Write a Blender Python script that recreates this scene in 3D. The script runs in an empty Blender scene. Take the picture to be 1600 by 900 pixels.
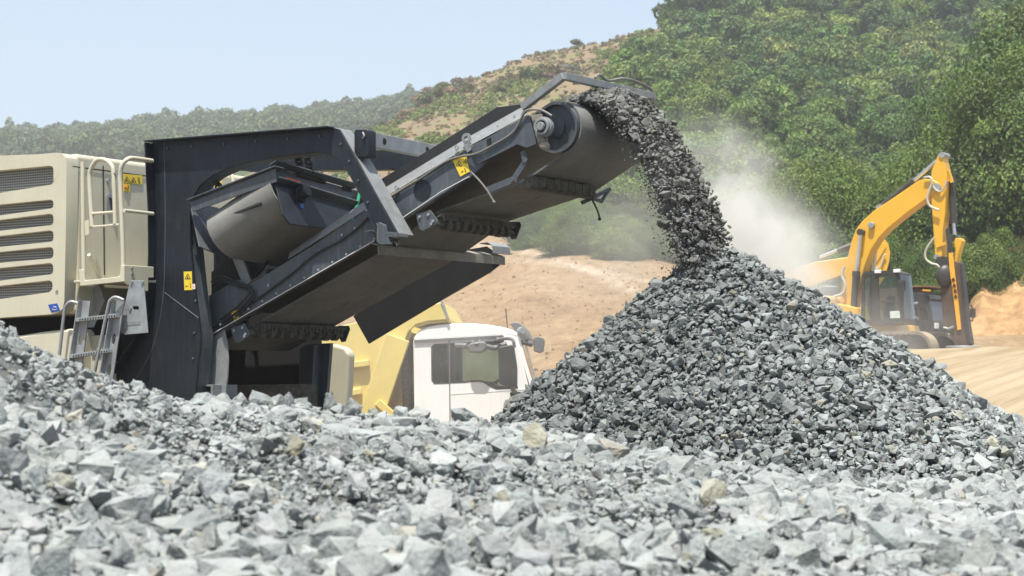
import bpy, bmesh, math, random
import numpy as np
from mathutils import Vector, Matrix

random.seed(7)
rng = np.random.default_rng(7)
C = bpy.context.scene.collection
R = math.radians

# ------------------------------------------------------------------ camera
F = 1600 * 70 / 36.0          # pixels of the 1600 px wide photograph per unit of tangent
EYE = 2.0                     # eye height above the quarry floor
HOR = 600.0                   # image row of the eye level
cam_data = bpy.data.cameras.new('camera')
cam = bpy.data.objects.new('camera', cam_data)
C.objects.link(cam)
cam.location = (0, 0, EYE)
cam.rotation_euler = (R(90), 0, 0)
cam_data.lens = 70
cam_data.sensor_width = 36
cam_data.shift_y = (HOR - 450) / 1600
cam_data.clip_start = 0.1
cam_data.clip_end = 5000
cam_data.dof.use_dof = True
cam_data.dof.focus_distance = 17.0
cam_data.dof.aperture_fstop = 6.0
bpy.context.scene.camera = cam

# ------------------------------------------------------------------ sky, sun, exposure
SUN_EL, SUN_AZ = 70.0, 194.0  # azimuth from +Y, clockwise seen from above: behind the camera
sc = bpy.context.scene
world = bpy.data.worlds.new('World')
sc.world = world
world.use_nodes = True
nt = world.node_tree
sky = nt.nodes.new('ShaderNodeTexSky')
sky.sky_type = 'NISHITA'
sky.sun_disc = False
sky.sun_elevation = R(SUN_EL)
sky.sun_rotation = R(SUN_AZ)
sky.altitude = 50
sky.air_density = 1.0
sky.dust_density = 2.5
sky.ozone_density = 1.6
bg = nt.nodes['Background']
bg.inputs['Strength'].default_value = 0.10
hsv = nt.nodes.new('ShaderNodeMix'); hsv.data_type = 'RGBA'      # milky summer sky: the blue is washed out all over
hsv.inputs['Factor'].default_value = 0.45
hsv.inputs['B'].default_value = (4.6, 5.6, 6.9, 1)
nt.links.new(sky.outputs[0], hsv.inputs['A'])
nt.links.new(hsv.outputs['Result'], bg.inputs['Color'])
sun_data = bpy.data.lights.new('sun', 'SUN')
sun_data.energy = 5.0
sun_data.angle = R(0.53)
sun_data.color = (1.0, 0.955, 0.88)
sun = bpy.data.objects.new('sun', sun_data)
C.objects.link(sun)
sdir = Vector((math.sin(R(SUN_AZ)) * math.cos(R(SUN_EL)), math.cos(R(SUN_AZ)) * math.cos(R(SUN_EL)), math.sin(R(SUN_EL))))
sun.rotation_euler = sdir.to_track_quat('Z', 'Y').to_euler()
sun.location = (0, -20, 60)
sc.view_settings.view_transform = 'Standard'
sc.view_settings.look = 'None'
sc.view_settings.gamma = 1
sc.view_settings.exposure = 0.68
sc.cycles.volume_step_rate = 1.0
sc.cycles.volume_max_steps = 256
sc.cycles.volume_bounces = 2
sc.cycles.max_bounces = 8
sc.cycles.use_denoising = True

# ------------------------------------------------------------------ small helpers
def P(px, py, d):
    """point seen at a pixel of the photograph, d metres down the view"""
    return Vector(((px - 800) * d / F, d, EYE + (HOR - py) * d / F))

class Frame:
    """local axes of a machine: A along it, W across it (away from the camera), Z up"""
    def __init__(s, px, py, d, yaw):
        s.O = Vector(((px - 800) * d / F, d, 0))
        s.A = Vector((math.cos(R(yaw)), -math.sin(R(yaw)), 0))
        s.W = Vector((math.sin(R(yaw)), math.cos(R(yaw)), 0))
    def pt(s, a, w, z):
        v = s.O + s.A * a + s.W * w
        return Vector((v.x, v.y, z))
    def ray(s, px, py):
        return Vector(((px - 800) / F, 1, (HOR - py) / F))
    def on_w(s, px, py, w):
        """where the sight line of a pixel meets the upright plane w = const (along the machine)"""
        r = s.ray(px, py)
        c = Vector((0, 0, EYE))
        t = (w - (c - s.O).dot(s.W)) / r.dot(s.W)
        v = c + r * t
        return ((v - s.O).dot(s.A), v.z)
    def on_a(s, px, py, a):
        """same for the upright plane a = const (across the machine)"""
        r = s.ray(px, py)
        c = Vector((0, 0, EYE))
        t = (a - (c - s.O).dot(s.A)) / r.dot(s.A)
        v = c + r * t
        return ((v - s.O).dot(s.W), v.z)
    def pw(s, px, py, w):
        a, z = s.on_w(px, py, w)
        return s.pt(a, w, z)
    def pa(s, px, py, a):
        w, z = s.on_a(px, py, a)
        return s.pt(a, w, z)

def tag(o, label=None, cat=None, group=None, kind=None):
    if label: o['label'] = label
    if cat: o['category'] = cat
    if group: o['group'] = group
    if kind: o['kind'] = kind
    return o

def empty(name, loc, label=None, cat=None, group=None):
    o = bpy.data.objects.new(name, None)
    C.objects.link(o)
    o.location = loc
    o.empty_display_size = 0.3
    tag(o, label, cat, group)
    return o

def world_loc(o):
    v = Vector(o.location)
    while o.parent:
        o = o.parent
        v += Vector(o.location)
    return v

class MB:
    """collects solid shapes (world coordinates) for ONE mesh object"""
    def __init__(s):
        s.v, s.f = [], []
    def add(s, vs, fs):
        n = len(s.v)
        s.v += [tuple(x) for x in vs]
        s.f += [[i + n for i in q] for q in fs]
        return s
    def prism(s, pts, off):
        """polygon pushed along a vector"""
        pts = [Vector(p) for p in pts]
        off = Vector(off)
        n = len(pts)
        nrm = Vector((0, 0, 0))
        for i in range(n):
            nrm += pts[i].cross(pts[(i + 1) % n])
        if nrm.dot(off) > 0:
            pts = pts[::-1]
        vs = pts + [p + off for p in pts]
        fs = [list(range(n)), list(range(2 * n - 1, n - 1, -1))]
        for i in range(n):
            j = (i + 1) % n
            fs.append([i, i + n, j + n, j])
        return s.add(vs, fs)
    def ribbon(s, pts, off, th, closed=False):
        """plate standing along a polyline: each segment is a box of width off and thickness th (thickness in the polyline's plane)"""
        off = Vector(off)
        pts = [Vector(p) for p in pts]
        n = len(pts)
        nrm = off.normalized()
        rows = []
        for i, p in enumerate(pts):
            a = pts[i - 1] if (i > 0 or closed) else p
            b = pts[(i + 1) % n] if (i < n - 1 or closed) else p
            d = Vector((0, 0, 0))
            if (p - a).length > 1e-9: d += (p - a).normalized()
            if (b - p).length > 1e-9: d += (b - p).normalized()
            d.normalize()
            side = d.cross(nrm).normalized() * th * 0.5
            rows.append([p - side, p + side, p + side + off, p - side + off])
        vs = [q for r in rows for q in r]
        fs = []
        m = n if closed else n - 1
        for i in range(m):
            j = (i + 1) % n
            for k in range(4):
                l = (k + 1) % 4
                fs.append([i * 4 + k, i * 4 + l, j * 4 + l, j * 4 + k])
        if not closed:
            fs.append([3, 2, 1, 0])
            fs.append([(n - 1) * 4 + k for k in range(4)])
        return s.add(vs, fs)
    def box(s, c, ax, ay, az):
        """box centred at c with half-axis vectors"""
        c = Vector(c); ax = Vector(ax); ay = Vector(ay); az = Vector(az)
        vs = [c + ax * i + ay * j + az * k for k in (-1, 1) for j in (-1, 1) for i in (-1, 1)]
        fs = [[0, 2, 3, 1], [4, 5, 7, 6], [0, 1, 5, 4], [2, 6, 7, 3], [0, 4, 6, 2], [1, 3, 7, 5]]
        return s.add(vs, fs)
    def bar(s, p, q, w, h, up=(0, 0, 1)):
        """rectangular bar from p to q"""
        p = Vector(p); q = Vector(q)
        d = (q - p)
        L = d.length
        d.normalize()
        x = d.cross(Vector(up))
        if x.length < 1e-4: x = d.cross(Vector((1, 0, 0)))
        x.normalize()
        y = x.cross(d)
        return s.box((p + q) / 2, d * L / 2, x * w / 2, y * h / 2)
    def tube(s, pts, r, n=10, smooth_pts=0, caps=True):
        pts = [Vector(p) for p in pts]
        if smooth_pts: pts = curve_pts(pts, smooth_pts)
        rad = r if isinstance(r, (list, tuple)) else [r] * len(pts)
        vs, fs = [], []
        up = Vector((0.13, 0.21, 1)).normalized()
        prev = None
        for i, p in enumerate(pts):
            a = pts[max(i - 1, 0)]; b = pts[min(i + 1, len(pts) - 1)]
            d = (b - a)
            if d.length < 1e-9: d = Vector((0, 0, 1))
            d.normalize()
            x = prev if prev is not None else up
            x = x - d * x.dot(d)
            if x.length < 1e-3:
                x = d.orthogonal()
            x.normalize()
            prev = x
            y = d.cross(x)
            for k in range(n):
                t = 2 * math.pi * k / n
                vs.append(p + (x * math.cos(t) + y * math.sin(t)) * rad[i])
        for i in range(len(pts) - 1):
            for k in range(n):
                l = (k + 1) % n
                fs.append([i * n + k, i * n + l, (i + 1) * n + l, (i + 1) * n + k])
        if caps:
            fs.append(list(range(n - 1, -1, -1)))
            fs.append([(len(pts) - 1) * n + k for k in range(n)])
        return s.add(vs, fs)
    def disc(s, c, axis, r, h, n=32):
        """cylinder from c along axis"""
        axis = Vector(axis).normalized()
        return s.tube([Vector(c), Vector(c) + axis * h], r, n)
    def ring(s, c, axis, r0, r1, h, n=40):
        axis = Vector(axis).normalized()
        x = axis.orthogonal().normalized(); y = axis.cross(x)
        vs, fs = [], []
        for k in range(n):
            t = 2 * math.pi * k / n
            u = x * math.cos(t) + y * math.sin(t)
            for rr, hh in ((r0, 0), (r1, 0), (r1, h), (r0, h)):
                vs.append(Vector(c) + u * rr + axis * hh)
        for k in range(n):
            l = (k + 1) % n
            for q in range(4):
                w = (q + 1) % 4
                fs.append([k * 4 + q, l * 4 + q, l * 4 + w, k * 4 + w])
        return s.add(vs, fs)
    def ball(s, c, r, n=10, sq=(1, 1, 1)):
        c = Vector(c)
        vs, fs = [], []
        for i in range(n + 1):
            th = math.pi * i / n
            for k in range(2 * n):
                ph = math.pi * k / n
                vs.append(c + Vector((math.sin(th) * math.cos(ph) * sq[0], math.sin(th) * math.sin(ph) * sq[1], math.cos(th) * sq[2])) * r)
        for i in range(n):
            for k in range(2 * n):
                l = (k + 1) % (2 * n)
                fs.append([i * 2 * n + k, (i + 1) * 2 * n + k, (i + 1) * 2 * n + l, i * 2 * n + l])
        return s.add(vs, fs)
    def build(s, name, mat, parent=None, bevel=0.0, smooth=False, auto=True, segs=2):
        me = bpy.data.meshes.new(name)
        o = bpy.data.objects.new(name, me)
        C.objects.link(o)
        org = Vector((0, 0, 0))
        if parent is not None:
            o.parent = parent
            org = world_loc(parent)
        else:
            vv = np.array(s.v)
            org = Vector(((vv[:, 0].min() + vv[:, 0].max()) / 2, (vv[:, 1].min() + vv[:, 1].max()) / 2, vv[:, 2].min()))
            o.location = org
        me.from_pydata([(a - org.x, b - org.y, c - org.z) for a, b, c in s.v], [], s.f)
        me.validate()
        bm = bmesh.new(); bm.from_mesh(me)
        bmesh.ops.remove_doubles(bm, verts=bm.verts, dist=1e-5)
        bmesh.ops.recalc_face_normals(bm, faces=bm.faces)
        bm.to_mesh(me); bm.free()
        for m in (mat if isinstance(mat, (list, tuple)) else [mat]):
            me.materials.append(m)
        if bevel:
            b = o.modifiers.new('bevel', 'BEVEL')
            b.width = bevel; b.segments = segs; b.limit_method = 'ANGLE'; b.angle_limit = R(35)
            b.harden_normals = True
            for p in me.polygons: p.use_smooth = True
            try: me.set_sharp_from_angle(angle=R(35))
            except Exception: pass
        elif smooth:
            for p in me.polygons: p.use_smooth = True
            try: me.set_sharp_from_angle(angle=R(38))
            except Exception: pass
        return o

def curve_pts(pts, n):
    """Catmull-Rom through pts, n steps each"""
    pts = [Vector(p) for p in pts]
    out = []
    for i in range(len(pts) - 1):
        p0 = pts[max(i - 1, 0)]; p1 = pts[i]; p2 = pts[i + 1]; p3 = pts[min(i + 2, len(pts) - 1)]
        for k in range(n):
            t = k / n
            out.append(0.5 * ((2 * p1) + (p2 - p0) * t + (2 * p0 - 5 * p1 + 4 * p2 - p3) * t * t + (3 * p1 - p0 - 3 * p2 + p3) * t ** 3))
    out.append(pts[-1])
    return out

# ------------------------------------------------------------------ materials
def mat(name, col, rough=0.5, metal=0.0, var=0.12, scale=6.0, bump=0.0, bump_scale=40.0, dust=0.0, dust_col=(0.36, 0.33, 0.27), attr=None, spec=0.5, streak=0.0, stretch=(1, 1, 1), dirt_shade=0.0, dirt_shade_col=(0.1, 0.07, 0.045)):
    """painted / worn surface: a base colour broken up by noise, dust settled in patches and more on faces that look up, streaks running down"""
    m = bpy.data.materials.new(name)
    m.use_nodes = True
    n = m.node_tree.nodes; l = m.node_tree.links
    b = n['Principled BSDF']
    b.inputs['Roughness'].default_value = rough
    b.inputs['Metallic'].default_value = metal
    b.inputs['Specular IOR Level'].default_value = spec
    tc = n.new('ShaderNodeTexCoord')
    mp = n.new('ShaderNodeMapping')
    mp.inputs['Scale'].default_value = stretch
    l.new(tc.outputs['Object'], mp.inputs['Vector'])
    tex = n.new('ShaderNodeTexNoise')
    tex.inputs['Scale'].default_value = scale
    tex.inputs['Detail'].default_value = 6
    tex.inputs['Roughness'].default_value = 0.62
    l.new(mp.outputs[0], tex.inputs['Vector'])
    ramp = n.new('ShaderNodeMapRange')
    ramp.inputs['From Min'].default_value = 0.3; ramp.inputs['From Max'].default_value = 0.7
    ramp.inputs['To Min'].default_value = 1 - var; ramp.inputs['To Max'].default_value = 1 + var
    l.new(tex.outputs['Fac'], ramp.inputs['Value'])
    mul = n.new('ShaderNodeVectorMath'); mul.operation = 'SCALE'
    mul.inputs[0].default_value = col
    l.new(ramp.outputs[0], mul.inputs['Scale'])
    colr = mul.outputs[0]
    if attr:
        at = n.new('ShaderNodeAttribute'); at.attribute_name = attr
        m2 = n.new('ShaderNodeVectorMath'); m2.operation = 'MULTIPLY'
        l.new(colr, m2.inputs[0]); l.new(at.outputs['Color'], m2.inputs[1])
        colr = m2.outputs[0]
    def mix(fac, c):
        nonlocal colr
        mx = n.new('ShaderNodeMix'); mx.data_type = 'RGBA'
        l.new(fac, mx.inputs['Factor'])
        l.new(colr, mx.inputs['A'])
        mx.inputs['B'].default_value = (*c, 1)
        colr = mx.outputs['Result']
    if dirt_shade:  # dark patches: grime on most surfaces, painted shading on the sand bank
        t2 = n.new('ShaderNodeTexNoise'); t2.inputs['Scale'].default_value = scale * 1.7; t2.inputs['Detail'].default_value = 8; t2.inputs['Roughness'].default_value = 0.7
        l.new(tc.outputs['Object'], t2.inputs['Vector'])
        r2 = n.new('ShaderNodeMapRange'); r2.inputs['From Min'].default_value = 0.52; r2.inputs['From Max'].default_value = 0.68; r2.inputs['To Max'].default_value = dirt_shade
        l.new(t2.outputs['Fac'], r2.inputs['Value'])
        mix(r2.outputs[0], dirt_shade_col)
    if streak:
        mp3 = n.new('ShaderNodeMapping'); mp3.inputs['Scale'].default_value = (9, 9, 0.9)
        l.new(tc.outputs['Object'], mp3.inputs['Vector'])
        t3 = n.new('ShaderNodeTexNoise'); t3.inputs['Scale'].default_value = 3; t3.inputs['Detail'].default_value = 5
        l.new(mp3.outputs[0], t3.inputs['Vector'])
        r3 = n.new('ShaderNodeMapRange'); r3.inputs['From Min'].default_value = 0.5; r3.inputs['From Max'].default_value = 0.75; r3.inputs['To Max'].default_value = streak
        l.new(t3.outputs['Fac'], r3.inputs['Value'])
        mix(r3.outputs[0], dust_col)
    if dust:
        g = n.new('ShaderNodeNewGeometry')
        sx = n.new('ShaderNodeSeparateXYZ')
        l.new(g.outputs['Normal'], sx.inputs[0])
        up = n.new('ShaderNodeMapRange'); up.inputs['From Min'].default_value = 0.1; up.inputs['From Max'].default_value = 0.95; up.inputs['To Min'].default_value = 0.35; up.inputs['To Max'].default_value = 1.5
        l.new(sx.outputs['Z'], up.inputs['Value'])
        t4 = n.new('ShaderNodeTexNoise'); t4.inputs['Scale'].default_value = 2.3; t4.inputs['Detail'].default_value = 9; t4.inputs['Roughness'].default_value = 0.68
        l.new(tc.outputs['Object'], t4.inputs['Vector'])
        r4 = n.new('ShaderNodeMapRange'); r4.inputs['From Min'].default_value = 0.36; r4.inputs['From Max'].default_value = 0.7; r4.inputs['To Max'].default_value = dust
        l.new(t4.outputs['Fac'], r4.inputs['Value'])
        mm = n.new('ShaderNodeMath'); mm.operation = 'MULTIPLY'; mm.use_clamp = True
        l.new(up.outputs[0], mm.inputs[0]); l.new(r4.outputs[0], mm.inputs[1])
        mix(mm.outputs[0], dust_col)
    l.new(colr, b.inputs['Base Color'])
    if bump:
        tb = n.new('ShaderNodeTexNoise'); tb.inputs['Scale'].default_value = bump_scale; tb.inputs['Detail'].default_value = 6
        l.new(tc.outputs['Object'], tb.inputs['Vector'])
        bp = n.new('ShaderNodeBump'); bp.inputs['Strength'].default_value = bump; bp.inputs['Distance'].default_value = 0.02
        l.new(tb.outputs['Fac'], bp.inputs['Height'])
        l.new(bp.outputs[0], b.inputs['Normal'])
    return m

def glass_mat(name, tint=(0.75, 0.85, 0.82), alpha=0.45):
    m = bpy.data.materials.new(name); m.use_nodes = True
    n = m.node_tree.nodes; l = m.node_tree.links
    out = n['Material Output']
    n.remove(n['Principled BSDF'])
    gl = n.new('ShaderNodeBsdfGlossy'); gl.inputs['Roughness'].default_value = 0.04; gl.inputs['Color'].default_value = (0.9, 0.9, 0.9, 1)
    tr = n.new('ShaderNodeBsdfTransparent'); tr.inputs['Color'].default_value = (*tint, 1)
    df = n.new('ShaderNodeBsdfDiffuse'); df.inputs['Color'].default_value = (0.42, 0.43, 0.38, 1)
    fr = n.new('ShaderNodeFresnel'); fr.inputs['IOR'].default_value = 1.5
    m1 = n.new('ShaderNodeMixShader'); m2 = n.new('ShaderNodeMixShader')
    m2.inputs[0].default_value = alpha * 0.09            # film of dust on the pane
    l.new(fr.outputs[0], m1.inputs[0]); l.new(tr.outputs[0], m1.inputs[1]); l.new(gl.outputs[0], m1.inputs[2])
    l.new(m1.outputs[0], m2.inputs[1]); l.new(df.outputs[0], m2.inputs[2])
    l.new(m2.outputs[0], out.inputs['Surface'])
    return m

# ------------------------------------------------------------------ numpy noise
def _hash(ix, iy, iz=0):
    h = (ix * 374761393 + iy * 668265263 + iz * 2147483647) & 0x7fffffff
    h = ((h ^ (h >> 13)) * 1274126177) & 0x7fffffff
    return ((h ^ (h >> 16)) & 0xffff) / 65535.0
def vnoise(x, y, seed=0):
    x = np.asarray(x, float); y = np.asarray(y, float)
    ix = np.floor(x).astype(np.int64); iy = np.floor(y).astype(np.int64)
    fx = x - ix; fy = y - iy
    fx = fx * fx * (3 - 2 * fx); fy = fy * fy * (3 - 2 * fy)
    a = _hash(ix, iy, seed); b = _hash(ix + 1, iy, seed); c = _hash(ix, iy + 1, seed); d = _hash(ix + 1, iy + 1, seed)
    return (a * (1 - fx) + b * fx) * (1 - fy) + (c * (1 - fx) + d * fx) * fy
def fbm(x, y, oct=4, seed=0):
    s = 0; a = 0.5; t = 0
    for i in range(oct):
        s = s + a * vnoise(x, y, seed + i * 17); t += a
        x = np.asarray(x) * 2.03 + 11.3; y = np.asarray(y) * 2.03 + 5.7; a *= 0.5
    return s / t

def np_mesh(name, V, Fc, mats, tint=None, mat_idx=None, smooth=False):
    """mesh object straight from arrays; faces all of one size; tint = per-face colour multiplier"""
    me = bpy.data.meshes.new(name)
    nf, k = Fc.shape
    me.vertices.add(len(V)); me.vertices.foreach_set('co', V.astype(np.float32).ravel())
    me.loops.add(nf * k); me.loops.foreach_set('vertex_index', Fc.astype(np.int32).ravel())
    me.polygons.add(nf); me.polygons.foreach_set('loop_start', np.arange(0, nf * k, k, dtype=np.int32))
    if smooth: me.polygons.foreach_set('use_smooth', np.ones(nf, bool))
    else: me.polygons.foreach_set('use_smooth', np.zeros(nf, bool))
    for m in mats: me.materials.append(m)
    if mat_idx is not None: me.polygons.foreach_set('material_index', mat_idx.astype(np.int32))
    me.update()
    if tint is not None:
        a = me.attributes.new('tint', 'FLOAT_COLOR', 'FACE')
        c = np.ones((nf, 4), np.float32)
        c[:, :3] = tint if tint.ndim == 2 else tint[:, None]
        a.data.foreach_set('color', c.ravel())
    return me

def link_mesh(name, me, loc=(0, 0, 0), parent=None):
    o = bpy.data.objects.new(name, me)
    C.objects.link(o)
    o.location = loc
    if parent is not None: o.parent = parent
    return o
# ================================================================== TERRAIN
# image rows of the ground at given distances, per picture column -> real heights on a fan-shaped grid
COLS = np.array([-1500, -600, 0, 300, 480, 600, 700, 850, 1000, 1120, 1250, 1330, 1450, 1600, 1800, 2300, 3200], float)
ROWS = [ # (distance, ['z' heights | 'y' image rows])
    (0.3,  'z', [0] * 17),
    (24,   'z', [0, 0, 0, 0, 0, 0, 0, 0, 0, .15, .5, .75, 1.0, 1.25, 1.4, 1.4, 1.4]),
    (34,   'z', [0, 0, 0, 0, 0, .1, .3, .5, .7, 1.0, 1.9, 2.2, 2.25, 2.2, 2.2, 2.3, 2.4]),
    (42,   'z', [0, 0, 0, .1, .2, .3, .5, 1.0, 1.4, 1.8, 2.74, 2.74, 2.74, 2.77, 2.8, 3, 3]),
    (46,   'z', [0, 0, 0, .1, .2, .3, .6, 1.3, 1.7, 2.1, 2.5, 2.5, 2.5, 2.5, 2.7, 3, 3]),
    (66,   'z', [.5, .5, .5, .6, .7, 1.0, 1.6, 2.8, 3.4, 3.0, 2.6, 2.5, 2.5, 2.6, 3.0, 3.5, 4]),
    (85,   'y', [540, 540, 540, 540, 535, 525, 510, 480, 470, 470, 500, 510, 500, 490, 480, 470, 460]),
    (115,  'y', [480, 480, 480, 470, 460, 440, 410, 375, 390, 410, 430, 440, 430, 420, 410, 400, 390]),
    (150,  'y', [400, 400, 400, 390, 370, 340, 320, 310, 315, 320, 330, 335, 330, 325, 320, 315, 310]),
    (200,  'y', [360, 360, 360, 340, 310, 270, 240, 218, 215, 215, 225, 225, 222, 220, 215, 205, 200]),
    (250,  'y', [340, 340, 340, 300, 260, 212, 182, 148, 120, 115, 120, 120, 115, 110, 100, 90, 80]),
    (300,  'y', [340, 340, 340, 300, 250, 200, 140, 90, 56, 28, 0, -10, -25, -40, -60, -90, -100]),
    (330,  'y', [345, 345, 345, 310, 260, 215, 150, 94, 60, 26, -14, -28, -50, -70, -95, -130, -140]),
    (420,  'y', [330, 330, 330, 310, 290, 260, 220, 170, 150, 120, 90, 60, 20, 0, -20, -50, -60]),
    (520,  'y', [270, 265, 262, 250, 240, 225, 210, 190, 180, 170, 150, 130, 110, 90, 70, 50, 40]),
    (640,  'y', [258, 250, 244, 224, 208, 194, 176, 160, 150, 150, 150, 150, 140, 120, 100, 90, 90]),
    (720,  'y', [248, 240, 232, 208, 194, 180, 166, 154, 145, 145, 145, 145, 140, 120, 100, 90, 90]),
    (900,  'y', [265, 265, 262, 240, 230, 220, 205, 195, 190, 190, 190, 190, 190, 190, 190, 190, 190]),
]
RD = np.array([r[0] for r in ROWS], float)
RZ = np.array([[v if r[1] == 'z' else EYE + (HOR - v) * r[0] / F for v in r[2]] for r in ROWS], float)

def _herm(xs, ys, x):
    """monotone-ish smooth interpolation along axis 0 of ys"""
    i = np.clip(np.searchsorted(xs, x) - 1, 0, len(xs) - 2)
    t = np.clip((x - xs[i]) / (xs[i + 1] - xs[i]), 0, 1)
    return i, t
def ground_z(x, d, noise=True):
    x = np.asarray(x, float); d = np.maximum(np.asarray(d, float), 0.31)
    px = np.clip(x / d * F + 800, COLS[0], COLS[-1] - 1e-6)
    ci, ct = _herm(COLS, None, px); ri, rt = _herm(RD, None, np.clip(d, RD[0], RD[-1] - 1e-6))
    ct = ct * ct * (3 - 2 * ct) * 0.6 + ct * 0.4
    a = RZ[ri, ci] * (1 - ct) + RZ[ri, ci + 1] * ct
    b = RZ[ri + 1, ci] * (1 - ct) + RZ[ri + 1, ci + 1] * ct
    z = a * (1 - rt) + b * rt
    if noise:
        far = np.clip((d - 20) / 200, 0, 1)
        z = z + (fbm(x * 0.13, d * 0.05, 4, 3) - 0.5) * (0.10 + 2.6 * far) + (fbm(x * 0.9, d * 0.5, 3, 9) - 0.5) * (0.05 + 0.5 * far)
    return z

def forest_mask(px, d):
    """where the hill wears wood instead of bare soil (1 = wooded)"""
    px = np.asarray(px, float); d = np.asarray(d, float)
    w = (vnoise(px * 0.012, d * 0.03, 4) - 0.5)
    edge = np.interp(d, [95, 115, 135, 150, 200, 250, 300, 340], [1180, 1040, 860, 780, 880, 985, 1045, 1040]) + w * 110
    m = np.clip((px - edge) / 30, 0, 1) * np.clip((d - 84 - 14 * w) / 6, 0, 1)
    m = np.maximum(m, np.clip((d - 400) / 60, 0, 1))
    return m

nu, nd = 260, 330
pu = np.linspace(COLS[0], COLS[-1], nu)
dd = np.concatenate([np.linspace(0.31, 40, 70), np.linspace(40, 130, 120)[1:], np.geomspace(130, 900, nd - 189)[1:], ])
nd = len(dd)
U, D = np.meshgrid(pu, dd)
X = (U - 800) * D / F
# close in, the fan is far too narrow: spread the first metres into a proper apron
X = np.where(D < 24, (U - 800) / F * 24, X)
Z = ground_z((U - 800) * D / F, D)
V = np.stack([X, D, Z], -1).reshape(-1, 3)
# skirt behind the camera so the floor is one sheet all round
idx = np.arange(nu * nd).reshape(nd, nu)
q = np.stack([idx[:-1, :-1], idx[:-1, 1:], idx[1:, 1:], idx[1:, :-1]], -1).reshape(-1, 4)
back = np.stack([np.linspace(-60, 60, nu) * 1.0, np.full(nu, -40.0), np.zeros(nu)], -1)
V = np.concatenate([V, back])
bi = np.arange(nu) + nu * nd
q = np.concatenate([np.stack([bi[:-1], bi[1:], idx[0, 1:], idx[0, :-1]], -1), q])
fm = forest_mask(U, D)
def soil_mat():
    m = bpy.data.materials.new('soil'); m.use_nodes = True
    n = m.node_tree.nodes; l = m.node_tree.links
    b = n['Principled BSDF']; b.inputs['Roughness'].default_value = 0.95; b.inputs['Specular IOR Level'].default_value = 0.1
    tc = n.new('ShaderNodeTexCoord')
    def noise(scale, det=6, rough=0.6, stretch=None):
        t = n.new('ShaderNodeTexNoise'); t.inputs['Scale'].default_value = scale; t.inputs['Detail'].default_value = det; t.inputs['Roughness'].default_value = rough
        if stretch:
            m0 = n.new('ShaderNodeMapping'); m0.inputs['Rotation'].default_value = (0, 0, stretch[3]); l.new(tc.outputs['Object'], m0.inputs[0])
            mp = n.new('ShaderNodeMapping'); mp.inputs['Scale'].default_value = stretch[:3]
            l.new(m0.outputs[0], mp.inputs[0]); l.new(mp.outputs[0], t.inputs['Vector'])
        else: l.new(tc.outputs['Object'], t.inputs['Vector'])
        return t
    def ramp(src, stops):
        r = n.new('ShaderNodeValToRGB')
        e = r.color_ramp.elements
        e[0].position, e[0].color = stops[0][0], (*stops[0][1], 1)
        e[1].position, e[1].color = stops[-1][0], (*stops[-1][1], 1)
        for p, c in stops[1:-1]:
            k = e.new(p); k.color = (*c, 1)
        l.new(src, r.inputs[0]); return r
    def mixc(f, a, bb):
        x = n.new('ShaderNodeMix'); x.data_type = 'RGBA'
        l.new(f, x.inputs['Factor']); l.new(a, x.inputs['A']); l.new(bb, x.inputs['B']); return x.outputs['Result']
    big = noise(0.16, 9, 0.66, (1, 0.3, 1, 0))
    soil = ramp(big.outputs['Fac'], [(0.3, (0.205, 0.134, 0.074)), (0.48, (0.285, 0.20, 0.118)), (0.68, (0.335, 0.25, 0.16))])
    # wheel marks: streaks of pale, packed dust
    tr = noise(0.5, 7, 0.65, (0.30, 1.3, 1.3, R(24)))
    trk = ramp(tr.outputs['Fac'], [(0.40, (0.93, 0.93, 0.92)), (0.5, (1, 1, 1)), (0.64, (1.07, 1.07, 1.06))])
    mm = n.new('ShaderNodeMix'); mm.data_type = 'RGBA'; mm.blend_type = 'MULTIPLY'; mm.inputs['Factor'].default_value = 0.8
    l.new(soil.outputs[0], mm.inputs['A']); l.new(trk.outputs[0], mm.inputs['B'])
    c = mm.outputs['Result']
    fine = noise(2.4, 8, 0.75, (1, 0.3, 1, 0))
    fr = ramp(fine.outputs['Fac'], [(0.36, (0.72, 0.70, 0.68)), (0.6, (1.1, 1.1, 1.08))])
    m3 = n.new('ShaderNodeMix'); m3.data_type = 'RGBA'; m3.blend_type = 'MULTIPLY'; m3.inputs['Factor'].default_value = 0.9
    l.new(c, m3.inputs['A']); l.new(fr.outputs[0], m3.inputs['B']); c = m3.outputs['Result']
    atk = n.new('ShaderNodeAttribute'); atk.attribute_name = 'track'
    tk_ = n.new('ShaderNodeMath'); tk_.operation = 'MULTIPLY'; l.new(atk.outputs['Fac'], tk_.inputs[0]); l.new(fr.outputs[0], tk_.inputs[1])
    pale = n.new('ShaderNodeRGB'); pale.outputs[0].default_value = (0.43, 0.36, 0.27, 1)
    c = mixc(tk_.outputs[0], c, pale.outputs[0])
    # brown, overgrown upper cut with green patches
    at = n.new('ShaderNodeAttribute'); at.attribute_name = 'upper'
    sc1 = noise(0.28, 11, 0.78)
    rough = ramp(sc1.outputs['Fac'], [(0.30, (0.13, 0.10, 0.07)), (0.42, (0.18, 0.132, 0.088)), (0.49, (0.22, 0.155, 0.10)), (0.54, (0.17, 0.155, 0.075)), (0.61, (0.13, 0.165, 0.055))])
    c = mixc(at.outputs['Fac'], c, rough.outputs[0])
    at3 = n.new('ShaderNodeAttribute'); at3.attribute_name = 'bank'
    tb = noise(1.0, 6, 0.6, (0.07, 2.2, 1.0, R(-62)))
    bk = ramp(tb.outputs['Fac'], [(0.34, (0.25, 0.18, 0.10)), (0.48, (0.34, 0.265, 0.165)), (0.62, (0.41, 0.335, 0.225))])
    c = mixc(at3.outputs['Fac'], c, bk.outputs[0])
    at2 = n.new('ShaderNodeAttribute'); at2.attribute_name = 'wood'
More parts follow.
